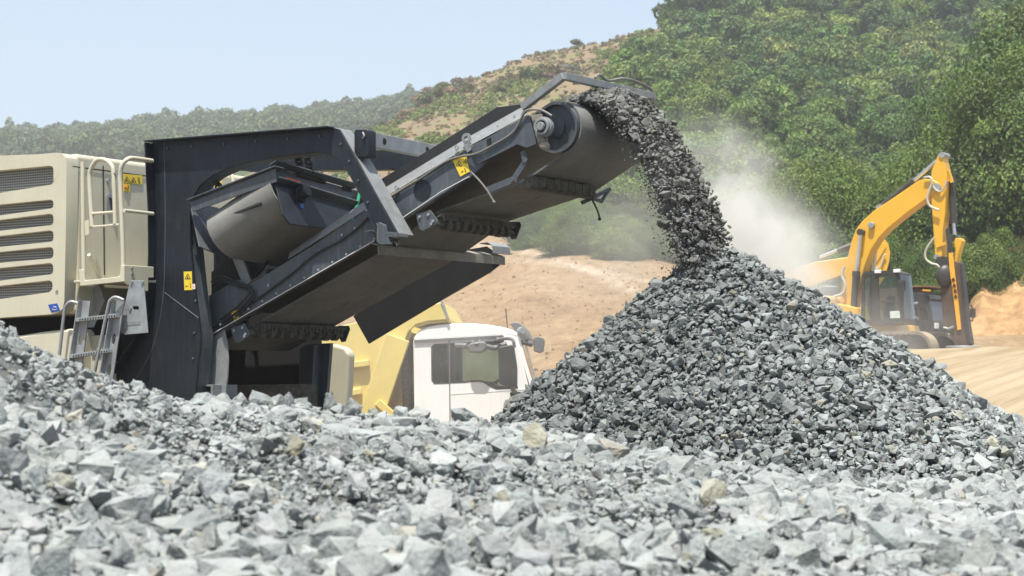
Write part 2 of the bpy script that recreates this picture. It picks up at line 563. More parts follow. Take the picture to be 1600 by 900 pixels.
    grn = ramp(noise(0.5, 6).outputs['Fac'], [(0.35, (0.018, 0.032, 0.010)), (0.65, (0.05, 0.085, 0.022))])
    c = mixc(at2.outputs['Fac'], c, grn.outputs[0])
    l.new(c, b.inputs['Base Color'])
    bp = n.new('ShaderNodeBump'); bp.inputs['Strength'].default_value = 0.7; bp.inputs['Distance'].default_value = 0.25
    l.new(noise(1.6, 9, 0.7).outputs['Fac'], bp.inputs['Height']); l.new(bp.outputs[0], b.inputs['Normal'])
    return m
M_soil = soil_mat()
me = np_mesh('terrain', V, q, [M_soil], smooth=True)
for nm, arr in (('wood', fm), ('upper', np.clip((D - 155) / 25 + (vnoise(U * .02, D * .05, 8) - .5), 0, 1) * (U < 1250)), ('track', 0.75 * (np.exp(-((HOR - (Z - EYE) * F / D - np.interp(U, [600, 800, 860, 930, 1000, 1040], [372, 388, 401, 426, 458, 484])) / 4.5) ** 2) + 0.7 * np.exp(-((HOR - (Z - EYE) * F / D - np.interp(U, [600, 860, 960, 1060], [385, 412, 428, 450])) / 3.0) ** 2)) * (D > 55) * (D < 135)), ('bank', np.clip((U - 1080) / 120, 0, 1) * np.clip((66 - D) / 8, 0, 1))):
    a = me.attributes.new(nm, 'FLOAT', 'POINT')
    a.data.foreach_set('value', np.concatenate([arr.ravel(), np.zeros(nu)]).astype(np.float32))
terrain = tag(link_mesh('terrain', me), kind='structure', label='sandy quarry floor rising into a bare cut hillside', cat='terrain')

# ================================================================== STONES
def rock_lib(n, lo, hi, flat, seed):
    out = []
    rs = random.Random(seed)
    for i in range(n):
        bm = bmesh.new()
        k = rs.randint(lo, hi)
        sx, sy, sz = 1, rs.uniform(0.62, 0.95), rs.uniform(*flat)
        for j in range(k):
            v = Vector((rs.gauss(0, 1), rs.gauss(0, 1), rs.gauss(0, 1))).normalized() * rs.uniform(0.78, 1.0)
            m = max(abs(v.x), abs(v.y), abs(v.z))
            v = v * (0.45 + 0.55 * 0.72 / m)          # pull towards a block so that faces are broad
            bm.verts.new((v.x * sx, v.y * sy, v.z * sz))
        r = bmesh.ops.convex_hull(bm, input=bm.verts)
        for g in r['geom_interior'] + r['geom_unused']:
            if isinstance(g, bmesh.types.BMVert) and g.is_valid: bm.verts.remove(g)
        bmesh.ops.triangulate(bm, faces=bm.faces)
        bm.verts.ensure_lookup_table()
        bm.verts.index_update()
        V = np.array([v.co[:] for v in bm.verts]); Fc = np.array([[v.index for v in f.verts] for f in bm.faces])
        V -= V.mean(0); V /= np.abs(V).max()
        out.append((V, Fc)); bm.free()
    return out

def rand_rot(n, flat=0.6, rs=rng):
    """rotations: spin about z, then a tilt (flat = 1 leaves stones lying down)"""
    a = rs.uniform(0, 2 * np.pi, n); t = np.abs(rs.normal(0, 1, n)) * (1.5 - flat) ; p = rs.uniform(0, 2 * np.pi, n)
    ca, sa = np.cos(a), np.sin(a)
    Rz = np.zeros((n, 3, 3)); Rz[:, 0, 0] = ca; Rz[:, 0, 1] = -sa; Rz[:, 1, 0] = sa; Rz[:, 1, 1] = ca; Rz[:, 2, 2] = 1
    ux, uy = np.cos(p), np.sin(p); c = np.cos(t); s = np.sin(t)
    K = np.zeros((n, 3, 3)); K[:, 0, 2] = uy; K[:, 1, 2] = -ux; K[:, 2, 0] = -uy; K[:, 2, 1] = ux
    I = np.eye(3)[None]
    Rt = I + s[:, None, None] * K + (1 - c)[:, None, None] * (K @ K)
    return Rt @ Rz

def roughen(lib, amp, seed):
    out = []
    for k, (V, Fc) in enumerate(lib):
        bm = bmesh.new()
        vs = [bm.verts.new(v) for v in V]
        for f in Fc: bm.faces.new([vs[i] for i in f])
        bmesh.ops.subdivide_edges(bm, edges=bm.edges[:], cuts=2, use_grid_fill=True)
        bmesh.ops.smooth_vert(bm, verts=bm.verts[:], factor=0.10, use_axis_x=True, use_axis_y=True, use_axis_z=True)
        from mathutils import noise as mn
        for v in bm.verts:
            d_ = mn.fractal(v.co * 1.7 + Vector((k * 3.1, seed, 0)), 1.0, 2.0, 4)
            v.co += v.co.normalized() * d_ * amp
        bmesh.ops.triangulate(bm, faces=bm.faces[:])
        bm.verts.index_update()
        out.append((np.array([v.co[:] for v in bm.verts]), np.array([[v.index for v in f.verts] for f in bm.faces]))); bm.free()
    return out

def stones_arrays(lib, pos, size, rots=None, tints=None, frame=None):
    n = len(pos)
    which = rng.integers(0, len(lib), n)
    if rots is None: rots = rand_rot(n)
    if frame is not None: rots = frame @ rots
    Vs, Fs, Ts = [], [], []
    off = 0
    for k, (V, Fc) in enumerate(lib):
        ii = np.where(which == k)[0]
        if not len(ii): continue
        st = rng.uniform(0.8, 1.2, (len(ii), 1, 3))
        W = np.einsum('nij,nvj->nvi', rots[ii], V[None] * st * size[ii, None, None]) + pos[ii, None, :]
        nv = len(V)
        Fk = Fc[None] + (off + np.arange(len(ii)) * nv)[:, None, None]
        Vs.append(W.reshape(-1, 3)); Fs.append(Fk.reshape(-1, 3))
        t = tints[ii]
        Ts.append(np.repeat(t, len(Fc), 0))
        off += nv * len(ii)
    return np.concatenate(Vs), np.concatenate(Fs), np.concatenate(Ts)

def stones_mesh(name, lib, pos, size, mats, rots=None, tints=None, frame=None, rough=None, cut=1.0):
    """all stones of a heap in one mesh; those larger than cut get the finely broken shapes"""
    if rough is None:
        V, Fc, T = stones_arrays(lib, pos, size, rots, tints, frame)
    else:
        a = size > cut; V = []; Fc = []; T = []; off = 0
        for msk, lb in ((a, rough), (~a, lib)):
            v, f, t = stones_arrays(lb, pos[msk], size[msk], rots[msk], tints[msk], None if frame is None else frame[msk])
            V.append(v); Fc.append(f + off); T.append(t); off += len(v)
        V, Fc, T = np.concatenate(V), np.concatenate(Fc), np.concatenate(T)
    return np_mesh(name, V, Fc, mats, T)

def align(nrm):
    """frames whose z is the given normals"""
    n = len(nrm)
    z = nrm / np.linalg.norm(nrm, axis=1, keepdims=True)
    x = np.cross(np.tile([0, 1.0, 0], (n, 1)), z); x /= np.linalg.norm(x, axis=1, keepdims=True)
    y = np.cross(z, x)
    return np.stack([x, y, z], -1)

def stone_mat(name, col, bump=0.5, scale=60.0, dust=0.5, dust_col=(0.43, 0.445, 0.43)):
    m = mat(name, col, rough=0.93, var=0.16, scale=14, bump=bump, bump_scale=scale, dust=dust, dust_col=dust_col, attr='tint', spec=0.15)
    return m

def stone_tints(n, warm=0.06, spread=0.16, rs=rng):
    b = np.clip(rs.normal(1.0, spread, n), 0.55, 1.5)
    t = np.stack([b * rs.normal(1.0, 0.02, n), b, b * rs.normal(1.0, 0.02, n)], -1)
    w = rs.random(n) < warm
    t[w] *= np.array([1.12, 1.0, 0.80])
    return t

LIB = rock_lib(26, 9, 15, (0.52, 0.92), 3)
LIB_BIG = rock_lib(24, 11, 19, (0.55, 0.92), 5)
LIB_ROUGH = roughen(LIB_BIG, 0.13, 5)
LIB_PROUGH = roughen(LIB, 0.11, 2)

# ---- the heap in front of the camera (out of focus), crest rows per picture column
HC = np.array([-900, -300, 0, 60, 120, 180, 240, 300, 400, 480, 560, 640, 760, 850, 950, 1050, 1150, 1250, 1350, 1600, 1900, 2500], float)
HY = np.array([430, 470, 508, 552, 572, 598, 612, 634, 640, 642, 656, 664, 674, 682, 698, 716, 734, 748, 758, 764, 772, 790], float)
def heap_z(x, d):
    px = x / np.maximum(d, 0.5) * F + 800
    yc = np.interp(px, HC, HY)
    dc = np.interp(px, [-900, 0, 1600, 2500], [8.0, 8.2, 9.6, 10])
    zc = EYE + (HOR - yc) * dc / F
    z0 = EYE - (960 - HOR) * 4.2 / F                   # just below the frame's lower edge
    t = np.clip((d - 4.2) / (dc - 4.2), 0, 1)
    z = z0 + (zc - z0) * (t * 0.55 + 0.45 * t * t * (3 - 2 * t))
    z = np.where(d > dc, zc - (d - dc) * 0.62 - 0.10 * np.clip(d - dc, 0, 1), z)
    z = np.where(d < 4.2, z0 - (4.2 - d) * 0.62, z)
    edge = np.maximum(np.abs(x) - 6.0, 0)
    z = z - edge * 0.55
    z = z + (fbm(x * 1.1, d * 1.1, 3, 21) - 0.5) * 0.16 * np.clip((d - 4) / 1.5, 0, 1) * np.clip((dc + 0.2 - d) / 1.2, 0.25, 1)
    return z
M_heap_stone = stone_mat('heap_stone', (0.222, 0.236, 0.227), bump=0.6, scale=55, dust=0.45)
M_heap_fine = mat('heap_fines', (0.155, 0.164, 0.156), rough=0.97, var=0.3, scale=60, bump=1.0, bump_scale=120, spec=0.1)  # darker than the stones: shade of the gaps is partly in the colour
gx, gd = np.meshgrid(np.linspace(-9, 9, 260), np.linspace(1.6, 13.5, 200))
gz = heap_z(gx, gd) - 0.035
Vg = np.stack([gx, gd, np.maximum(gz, -0.3)], -1).reshape(-1, 3)
ix = np.arange(gx.size).reshape(gx.shape)
qg = np.stack([ix[:-1, :-1], ix[:-1, 1:], ix[1:, 1:], ix[1:, :-1]], -1).reshape(-1, 4)

def heap_points(n, d0, d1, xw):
    d = rng.uniform(d0, d1, n); x = rng.uniform(-1, 1, n) * (xw(d))
    k = int(n * 0.5)                                   # the heap goes on to both sides of the view
    d2 = rng.uniform(d0, d1, k); x2 = (xw(d2) + rng.uniform(0, 2.4, k)) * rng.choice([-1, 1], k)
    return np.concatenate([x, x2]), np.concatenate([d, d2])
def heap_stones(n, mean, sig, lo, hi, lift, d0=3.7, d1=10.3, fines_only=False):
    x, d = heap_points(n, d0, d1, lambda d: 0.27 * d + 0.55)
    n = len(x)
    z = heap_z(x, d)
    patch = fbm(x * 0.85 + 3, d * 0.85, 3, 31)
    s = np.clip(np.exp(rng.normal(np.log(mean), sig, n)), lo, hi)
    fine = patch > 0.56
    if not fines_only:
        keep = ~fine | (rng.random(n) < 0.28)
        s = np.where(fine, s * 0.75, s)
        x, d, z, s = x[keep], d[keep], z[keep], s[keep]
    e = 0.03
    gxn = (heap_z(x + e, d) - heap_z(x - e, d)) / (2 * e); gyn = (heap_z(x, d + e) - heap_z(x, d - e)) / (2 * e)
    nr = np.stack([-gxn, -gyn, np.ones_like(x)], -1)
    p = np.stack([x, d, z + s * rng.uniform(*lift, len(x))], -1)
    return p, s, align(nr)
hp = [heap_stones(10500, 0.041, 0.32, 0.023, 0.078, (-0.25, 0.55)), heap_stones(14000, 0.020, 0.3, 0.012, 0.04, (-0.1, 0.7)), heap_stones(16000, 0.012, 0.35, 0.006, 0.022, (-0.1, 0.6), fines_only=True)]
hpos = np.concatenate([h[0] for h in hp]); hsz = np.concatenate([h[1] for h in hp]); hfr = np.concatenate([h[2] for h in hp])
hme = stones_mesh('gravel', LIB_BIG, hpos, hsz, [M_heap_stone], rots=rand_rot(len(hpos), 0.5), tints=stone_tints(len(hpos), 0.03, 0.12), frame=hfr, rough=LIB_ROUGH, cut=0.024)
# one object: fines below, stones on top
heap = empty('gravel_heap', (0, 6.5, 0), 'heap of pale dusty crushed stone filling the foreground, out of focus', 'gravel')
heap['kind'] = 'stuff'
o = link_mesh('gravel', hme, (0, -6.5, 0), heap); o['kind'] = 'stuff'
o = link_mesh('fines', np_mesh('fines', Vg, qg, [M_heap_fine], smooth=True), (0, -6.5, 0), heap); o['kind'] = 'stuff'
# ================================================================== CRUSHED STONE PILE AND THE FALLING STREAM
K = Frame(600, 0, 17.5, 33)                 # axes of the crusher: A along its discharge belt, W across it
BELT_W0, BELT_W1 = 0.16, 1.30               # belt edges across the machine
WM = (BELT_W0 + BELT_W1) / 2
drum_a, drum_z = K.on_w(872, 200, 0.165)     # middle of the head drum
apex = P(1112, 404, 0)
# drop parabola of the stone leaving the belt
V0, TH = 1.92, R(15)
def drop(t):
    return drum_a + 0.02 + V0 * math.cos(TH) * t, drum_z + 0.235 + V0 * math.sin(TH) * t - 4.905 * t * t
land = None
for i in range(200):
    a_, z_ = drop(i * 0.005)
    p_ = K.pt(a_, WM, z_)
    if (HOR - (HOR - (p_.z - EYE) * F / p_.y)) and HOR - (p_.z - EYE) * F / p_.y > 402:
        land = p_; break
PX, PD, PZ = land.x, land.y, land.z + 0.04         # apex of the pile
PX = (1130 - 800) * PD / F
print('pile apex', PX, PD, PZ, 'px', PX / PD * F + 800, HOR - (PZ - EYE) * F / PD)
def pile_z(x, d):
    dx, dy = x - PX, d - PD
    r = np.hypot(dx, dy); th = np.arctan2(dy, dx)
    right = np.clip(np.cos(th), 0, 1); left = np.clip(-np.cos(th), 0, 1)
    slope = 0.79 - 0.12 * right + 0.10 * left + 0.03 * np.sin(3 * th + 1)
    h = PZ - slope * (np.sqrt(r * r + 0.28 ** 2) - 0.28)
    foot = 0.35
    h = np.where(h < foot, foot * np.exp((h - foot) / foot / 1.4), h)      # the toe spreads out
    h = h + (fbm(x * 1.3, d * 1.3, 3, 41) - 0.5) * 0.2 * np.clip(r / 0.8, 0, 1)
    return h
M_pile_stone = stone_mat('pile_stone', (0.18, 0.193, 0.186), bump=0.55, scale=45, dust=0.35, dust_col=(0.31, 0.328, 0.32))
M_pile_fine = mat('pile_fines', (0.10, 0.106, 0.10), rough=0.97, var=0.35, scale=45, bump=1.0, bump_scale=90, spec=0.1)
def pile_stones(n, mean, sig, lo, hi, lift):
    r = np.sqrt(rng.random(n)) * 5.6; th = rng.uniform(0, 2 * np.pi, n)
    th = np.where((np.sin(th) > 0.35) & (rng.random(n) < 0.55), -th, th)     # far side less dense
    x = PX + r * np.cos(th); d = PD + r * np.sin(th)
    z = pile_z(x, d)
    s = np.clip(np.exp(rng.normal(np.log(mean), sig, n)), lo, hi)
    big = np.clip((r - 1.0) / 3.5, 0, 1)                                   # larger pieces roll to the foot
    s = s * (0.9 + 0.3 * big)
    e = 0.04
    gx_ = (pile_z(x + e, d) - pile_z(x - e, d)) / (2 * e); gy_ = (pile_z(x, d + e) - pile_z(x, d - e)) / (2 * e)
    nr = np.stack([-gx_, -gy_, np.ones_like(x)], -1)
    nn = nr / np.linalg.norm(nr, axis=1, keepdims=True)
    p = np.stack([x, d, z], -1) + nn * (s * rng.uniform(*lift, n))[:, None]
    # paler, dust-covered stone towards the far right, fresh dark stone where the stream lands and on the near left
    side = np.clip((x - PX) * 0.22 + 0.12 * (r - 2.0), -0.45, 0.6)
    t = stone_tints(n, 0.03, 0.24) * (1 + side[:, None] * 0.75)
    return p, s, align(nr), t
pp = [pile_stones(46000, 0.0285, 0.38, 0.016, 0.075, (-0.3, 0.75)), pile_stones(30000, 0.019, 0.28, 0.010, 0.03, (-0.1, 0.8)), pile_stones(30, 0.075, 0.15, 0.06, 0.10, (0.0, 0.4))]
ppos = np.concatenate([h[0] for h in pp]); psz = np.concatenate([h[1] for h in pp]); pfr = np.concatenate([h[2] for h in pp]); pt_ = np.concatenate([h[3] for h in pp])
pme = stones_mesh('gravel', LIB, ppos, psz, [M_pile_stone], rots=rand_rot(len(ppos), 0.35), tints=pt_, frame=pfr, rough=LIB_PROUGH, cut=0.040)
rr, tt = np.meshgrid(np.linspace(0.001, 6.4, 90), np.linspace(0, 2 * np.pi, 160))
xx, yy = PX + rr * np.cos(tt), PD + rr * np.sin(tt)
Vp = np.stack([xx, yy, pile_z(xx, yy) - 0.03], -1).reshape(-1, 3)
ix = np.arange(rr.size).reshape(rr.shape)
qp = np.stack([ix[:-1, :-1], ix[:-1, 1:], ix[1:, 1:], ix[1:, :-1]], -1).reshape(-1, 4)
pile = empty('gravel_pile', (PX, PD, 0), 'tall cone of grey crushed stone under the conveyor discharge', 'gravel')
pile['kind'] = 'stuff'
o = link_mesh('gravel', pme, (-PX, -PD, 0), pile); o['kind'] = 'stuff'
o = link_mesh('fines', np_mesh('fines', Vp, qp, [M_pile_fine], smooth=True), (-PX, -PD, 0), pile); o['kind'] = 'stuff'

# falling stream: thrown from the head of the belt, thins out towards its edges
M_fall = stone_mat('falling_stone', (0.12, 0.122, 0.114), bump=0.5, scale=45, dust=0.5, dust_col=(0.25, 0.25, 0.23))
T_END = 0.66
def stream(n, mean, sig, lo, hi, spread, under=0.0):
    t = rng.uniform(-0.10, T_END, n)
    v = V0 * rng.normal(1.0, 0.03 + spread * 0.022, n)
    u = rng.beta(1.5, 1.5, n)
    w = BELT_W0 + 0.17 + (BELT_W1 - BELT_W0 - 0.34) * u + rng.normal(0, 0.03 + 0.03 * spread, n) * np.clip(t / T_END, 0, 1)
    s = np.clip(np.exp(rng.normal(np.log(mean), sig, n)), lo, hi)
    bed = (0.15 * (1 - (2 * u - 1) ** 2) + 0.02) * rng.uniform(-0.25, 1.0, n) ** 1.0            # thickness of the load on the belt
    a = drum_a + 0.02 + v * math.cos(TH) * t + bed * 0.5
    z = drum_z + 0.235 + v * math.sin(TH) * t - 4.905 * np.clip(t, 0, 9) ** 2 + bed * 0.75 * np.clip(1.2 - t, 0, 1)
    a = a - under * rng.random(n) * np.clip(t, 0, 1) * 0.9
    z = z - under * rng.random(n) * 0.10
    pos = np.array([K.O[:]])[:, :] + a[:, None] * np.array([K.A[:]]) + w[:, None] * np.array([K.W[:]])
    pos[:, 2] = z
    keep = z > pile_z(pos[:, 0], pos[:, 1]) - 0.05
    return pos[keep], s[keep]
st = [stream(3200, 0.030, 0.32, 0.018, 0.058, 0.7), stream(13000, 0.0155, 0.3, 0.009, 0.03, 0.9), stream(26000, 0.0065, 0.32, 0.003, 0.011, 1.2, under=0.32)]
spos = np.concatenate([h[0] for h in st]); ssz = np.concatenate([h[1] for h in st])
sme = stones_mesh('falling_gravel', LIB, spos, ssz, [M_fall], rots=rand_rot(len(spos), -1.5), tints=stone_tints(len(spos), 0.05, 0.26))
so = link_mesh('falling_gravel', sme)
tag(so, 'stream of dark grey stone falling from the conveyor head', 'gravel', kind='stuff')
# ================================================================== WOOD ON THE HILLS
def leaf_mat(name, cols, trans=0.27):
    m = bpy.data.materials.new(name); m.use_nodes = True
    n = m.node_tree.nodes; l = m.node_tree.links
    b = n['Principled BSDF']; out = n['Material Output']
    b.inputs['Roughness'].default_value = 0.55; b.inputs['Specular IOR Level'].default_value = 0.35
    oi = n.new('ShaderNodeObjectInfo')
    at = n.new('ShaderNodeAttribute'); at.attribute_name = 'tint'
    rp = n.new('ShaderNodeValToRGB')
    e = rp.color_ramp.elements
    e[0].color = (*cols[0], 1); e[1].color = (*cols[-1], 1)
    for i, c in enumerate(cols[1:-1]):
        k = e.new((i + 1) / (len(cols) - 1)); k.color = (*c, 1)
    l.new(oi.outputs['Random'], rp.inputs[0])
    mul = n.new('ShaderNodeVectorMath'); mul.operation = 'MULTIPLY'
    l.new(rp.outputs[0], mul.inputs[0]); l.new(at.outputs['Color'], mul.inputs[1])
    l.new(mul.outputs[0], b.inputs['Base Color'])
    tr = n.new('ShaderNodeBsdfTranslucent')
    m2 = n.new('ShaderNodeVectorMath'); m2.operation = 'MULTIPLY'; m2.inputs[1].default_value = (1.15, 1.2, 0.5)
    l.new(mul.outputs[0], m2.inputs[0]); l.new(m2.outputs[0], tr.inputs['Color'])
    mx = n.new('ShaderNodeMixShader'); mx.inputs[0].default_value = trans
    l.new(b.outputs[0], mx.inputs[1]); l.new(tr.outputs[0], mx.inputs[2]); l.new(mx.outputs[0], out.inputs['Surface'])
    return m
M_leaf = leaf_mat('tree_leaves', [(0.054, 0.102, 0.022), (0.094, 0.158, 0.031), (0.138, 0.198, 0.040), (0.073, 0.132, 0.033), (0.160, 0.208, 0.051), (0.061, 0.117, 0.028)])
M_leaf_far = leaf_mat('far_leaves', [(0.06, 0.10, 0.04), (0.085, 0.125, 0.045)])
M_mass = leaf_mat('mixed_leaves', [(1, 1, 1), (1, 1, 1)])      # colour comes per plant
PAL_WOOD = [(0.054, 0.102, 0.022), (0.094, 0.158, 0.031), (0.138, 0.198, 0.040), (0.073, 0.132, 0.033), (0.160, 0.208, 0.051), (0.061, 0.117, 0.028)]
PAL_SCRUB = [(0.10, 0.13, 0.04), (0.14, 0.17, 0.05), (0.13, 0.105, 0.07), (0.16, 0.125, 0.09), (0.10, 0.14, 0.045), (0.15, 0.18, 0.06), (0.14, 0.11, 0.08)]
M_bark = mat('bark', (0.10, 0.08, 0.06), rough=0.95, var=0.3, scale=5, bump=0.8, bump_scale=20, stretch=(3, 3, 0.6))

def crown_arrays(seed, nl, leaves, rx, rz, leaf, zc, ragged=0.35, droop=0.0):
    """leaf sprays on the shells of many overlapping lobes"""
    rs = np.random.default_rng(seed)
    L = rs.normal(0, 1, (nl, 3)); L /= np.linalg.norm(L, axis=1, keepdims=True)
    L *= (rs.random(nl) ** 0.45)[:, None]
    L[:, 2] = np.where(L[:, 2] < -0.55, -L[:, 2] * 0.5, L[:, 2])
    cen = L * np.array([rx, rx, rz]) * 0.78
    rad = rs.uniform(0.22, 0.42, nl) * rx * (1 + ragged * rs.normal(0, 0.4, nl)).clip(0.5, 1.6)
    n = nl * leaves
    k = np.repeat(np.arange(nl), leaves)
    dv = rs.normal(0, 1, (n, 3)); dv[:, 2] = np.abs(dv[:, 2]) * np.where(rs.random(n) < 0.82, 1, -1); dv /= np.linalg.norm(dv, axis=1, keepdims=True)
    pos = cen[k] + dv * (rad[k] * rs.uniform(0.72, 1.12, n))[:, None]
    pos[:, 2] += zc - droop * np.hypot(pos[:, 0], pos[:, 1]) ** 2
    nr = dv + rs.normal(0, 0.38, (n, 3)); nr /= np.linalg.norm(nr, axis=1, keepdims=True)
    t1 = np.cross(nr, rs.normal(0, 1, (n, 3))); t1 /= np.linalg.norm(t1, axis=1, keepdims=True)
    t2 = np.cross(nr, t1)
    s = leaf * rs.uniform(0.6, 1.35, n)
    a = (t1 * s[:, None]); b = (t2 * (s * rs.uniform(0.4, 0.75, n))[:, None])
    bend = nr * (s * 0.25)[:, None]
    V = np.stack([pos - a, pos - b + bend, pos + a, pos + b + bend], 1).reshape(-1, 3)
    Fc = np.arange(4 * n).reshape(n, 4)
    tl = rs.normal(1, 0.24, nl).clip(0.55, 1.5)
    tint = (tl[k] * rs.normal(1, 0.16, n).clip(0.5, 1.6))
    T = np.stack([tint * rs.normal(1.0, 0.08, n), tint, tint * rs.normal(1, 0.08, n)], -1)
    return V, Fc, T

def trunk_mesh(seed, h, r, spread):
    rs = random.Random(seed)
    m = MB()
    bend = [(rs.uniform(-.15, .15) * h * .3, rs.uniform(-.15, .15) * h * .3) for _ in range(5)]
    pts = [Vector((bend[i][0] * i / 4, bend[i][1] * i / 4, h * i / 4)) for i in range(5)]
    m.tube(pts, [r, r * .85, r * .7, r * .5, r * .2], 7)
    for i in range(6):
        a = rs.uniform(0, 6.28); z = h * rs.uniform(0.35, 0.85)
        p = Vector((pts[2].x, pts[2].y, z))
        q = p + Vector((math.cos(a) * spread * rs.uniform(.5, .9), math.sin(a) * spread * rs.uniform(.5, .9), h * rs.uniform(.15, .4)))
        m.tube([p, (p + q) / 2 + Vector((0, 0, -.08 * h)), q], [r * .4, r * .28, r * .08], 5)
    me = bpy.data.meshes.new('trunk')
    me.from_pydata(m.v, [], m.f); me.materials.append(M_bark)
    return me

CROWNS, TRUNKS = [], []
for i in range(7):
    rx = [2.9, 3.3, 2.6, 3.6, 3.0, 2.4, 3.2][i]; rz = [2.4, 2.2, 2.6, 2.5, 1.9, 2.4, 2.8][i]
    V_, F_, T_ = crown_arrays(100 + i, 24, 170, rx, rz, 0.19, rz * 0.95 + 0.5)
    CROWNS.append(np_mesh('crown', V_, F_, [M_leaf], T_))
    TRUNKS.append(trunk_mesh(200 + i, rz * 1.5 + 0.7, 0.16, rx * 0.7))

for i in range(4):                           # finer sprays for the trees that stand nearest
    rx = [2.8, 3.2, 2.5, 3.0][i]; rz = [2.9, 2.6, 3.2, 2.6][i]
    V_, F_, T_ = crown_arrays(140 + i, 55, 520, rx, rz, 0.062, rz * 0.95 + 0.3, ragged=0.5)
    CROWNS.append(np_mesh('crown', V_, F_, [M_leaf], T_))
    TRUNKS.append(trunk_mesh(240 + i, rz * 1.5 + 0.7, 0.14, rx * 0.7))

def add_tree(x, y, sc, kind, label, group, rz=None, zs=1.0, name='tree', dz=-0.25):
    z = float(ground_z(x, y))
    root = empty(name, (x, y, z + dz), label, 'tree', group)
    rz = random.uniform(0, 6.28) if rz is None else rz
    for nm, src in (('trunk', TRUNKS[kind]), ('crown', CROWNS[kind])):
        c = bpy.data.objects.new(nm, src); C.objects.link(c); c.parent = root
        c.rotation_euler = (0, 0, rz); c.scale = (sc, sc, sc * zs)
    return root

rs = random.Random(11)
def mass(name, spots, leaf, nl, leaves, rx, rz, mats, seed, pal=None):
    Vs, Fs, Ts = [], [], []
    base = [crown_arrays(seed + i, nl, leaves, rx, rz, leaf, rz * 0.9) for i in range(5)]
    off = 0
    for j, (x, y, s, zsc) in enumerate(spots):
        V_, F_, T_ = base[j % 5]
        a = rs.uniform(0, 6.28); ca, sa = math.cos(a), math.sin(a)
        Wv = V_ * np.array([s, s, s * zsc])
        Wv = np.stack([Wv[:, 0] * ca - Wv[:, 1] * sa, Wv[:, 0] * sa + Wv[:, 1] * ca, Wv[:, 2]], -1) + np.array([x, y, float(ground_z(x, y)) - 0.3 * s])
        t = rs.uniform(0.75, 1.25)
        Vs.append(Wv); Fs.append(F_ + off); pc = np.array(rs.choice(pal)) if pal else np.ones(3)
        Ts.append(T_ * pc * np.array([t * rs.uniform(.9, 1.15), t, t * rs.uniform(.85, 1.1)])); off += len(Wv)
    me = np_mesh(name, np.concatenate(Vs), np.concatenate(Fs), mats, np.concatenate(Ts))
    o = link_mesh(name, me)
    o['kind'] = 'stuff'
    return o

# right-hand hillside: 3 to 5 m apart near the foot, wider towards the ridge; only slopes that face the camera
cand = []
d = 97.0
while d < 330:
    step = 2.9 + d * 0.0066
    px = 690 + rs.uniform(0, 20)
    while px < 1760:
        jd = d + rs.uniform(-1.6, 1.6); jp = px + rs.uniform(-.4, .4) * step * F / d
        if float(forest_mask(jp, jd)) > 0.55 and jp < 1760:
            cand.append(((jp - 800) * jd / F, jd, jp))
        px += step * F / d * rs.uniform(0.85, 1.15)
    d += step * (0.98 if d < 260 else 1.05)
print('tree candidates', len(cand))
for i, (x, y, px) in enumerate(cand[:285]):
    sc = rs.uniform(0.46, 0.80) * (0.80 + 0.0022 * y) * (0.72 if px < 1090 and y < 150 else 1)
    add_tree(x, y, sc, rs.randrange(7), 'bushy green tree in the dense wood on the hillside', 'trees of the hillside wood', zs=rs.uniform(0.85, 1.2))
# dark tall trees at the foot of the hill behind the excavators
for (px, dd_, s_) in ((1195, 92, .75), (1240, 94, 1.0), (1300, 93, .95), (1352, 96, 1.0), (1405, 92, 1.05), (1450, 95, 1.1), (1500, 88, 1.15), (1548, 86, 1.3), (1600, 84, 1.4), (1660, 84, 1.4), (1575, 95, 1.75), (1630, 97, 1.8)):
    add_tree((px - 800) * dd_ / F, dd_, s_, rs.randrange(7, 11), 'tall leafy tree at the foot of the wood behind the excavators', 'trees along the foot of the wood', zs=1.3)
for i in range(34):
    px = rs.uniform(1180, 1690); dd_ = rs.uniform(80, 90)
    add_tree((px - 800) * dd_ / F, dd_, rs.uniform(0.35, 0.75), rs.randrange(7, 11), 'leafy bush at the foot of the wood behind the excavators', 'bushes along the foot of the wood', zs=rs.uniform(.9, 1.3), name='bush', dz=-0.4)
# the big crown that stands clear against the sky
for (px, dd_, s_, lab) in ((1085, 285, 2.0, 'broad dark tree standing against the sky on the bare ridge'), (1150, 300, 1.5, 'smaller dark tree on the ridge beside the broad one')):
    add_tree((px - 800) * dd_ / F, dd_, s_, 3, lab, None, zs=1.25)
# shrubs at the lower edge of the wood behind the conveyor
n_sh = 0
for i in range(60):
    px = rs.uniform(815, 1080); dd_ = rs.uniform(104, 128)
    if px < 860 and dd_ < 112: continue
    add_tree((px - 800) * dd_ / F, dd_, rs.uniform(0.32, 0.6), rs.randrange(7, 11), 'low dusty shrub on the bank behind the falling stone', 'shrubs on the bank', zs=0.9, name='shrub', dz=-0.75)

# far wood on the left: one mass
rest = [(x, y, rs.uniform(0.55, 0.95) * (0.80 + 0.0022 * y) * 0.95, rs.uniform(0.85, 1.2)) for x, y, px in cand[285:]]
print('upper wood', len(rest))
hw = mass('hillside_woodland', rest, 0.27, 18, 110, 3.1, 2.5, [M_mass], 400, PAL_WOOD)
tag(hw, 'upper part of the dense green wood towards the top of the hillside', 'wood')
sp = []
for i in range(1500):
    dd_ = rs.uniform(500, 745); px = rs.uniform(-260, 760)
    if px > 560 and dd_ < 560: continue
    sp.append(((px - 800) * dd_ / F, dd_, rs.uniform(0.7, 1.3) * 1.25, rs.uniform(0.8, 1.2)))
fw = mass('far_woodland', sp, 0.42, 12, 46, 3.6, 2.9, [M_leaf_far], 500)
tag(fw, 'hazy blue green wood along the far ridge', 'wood')
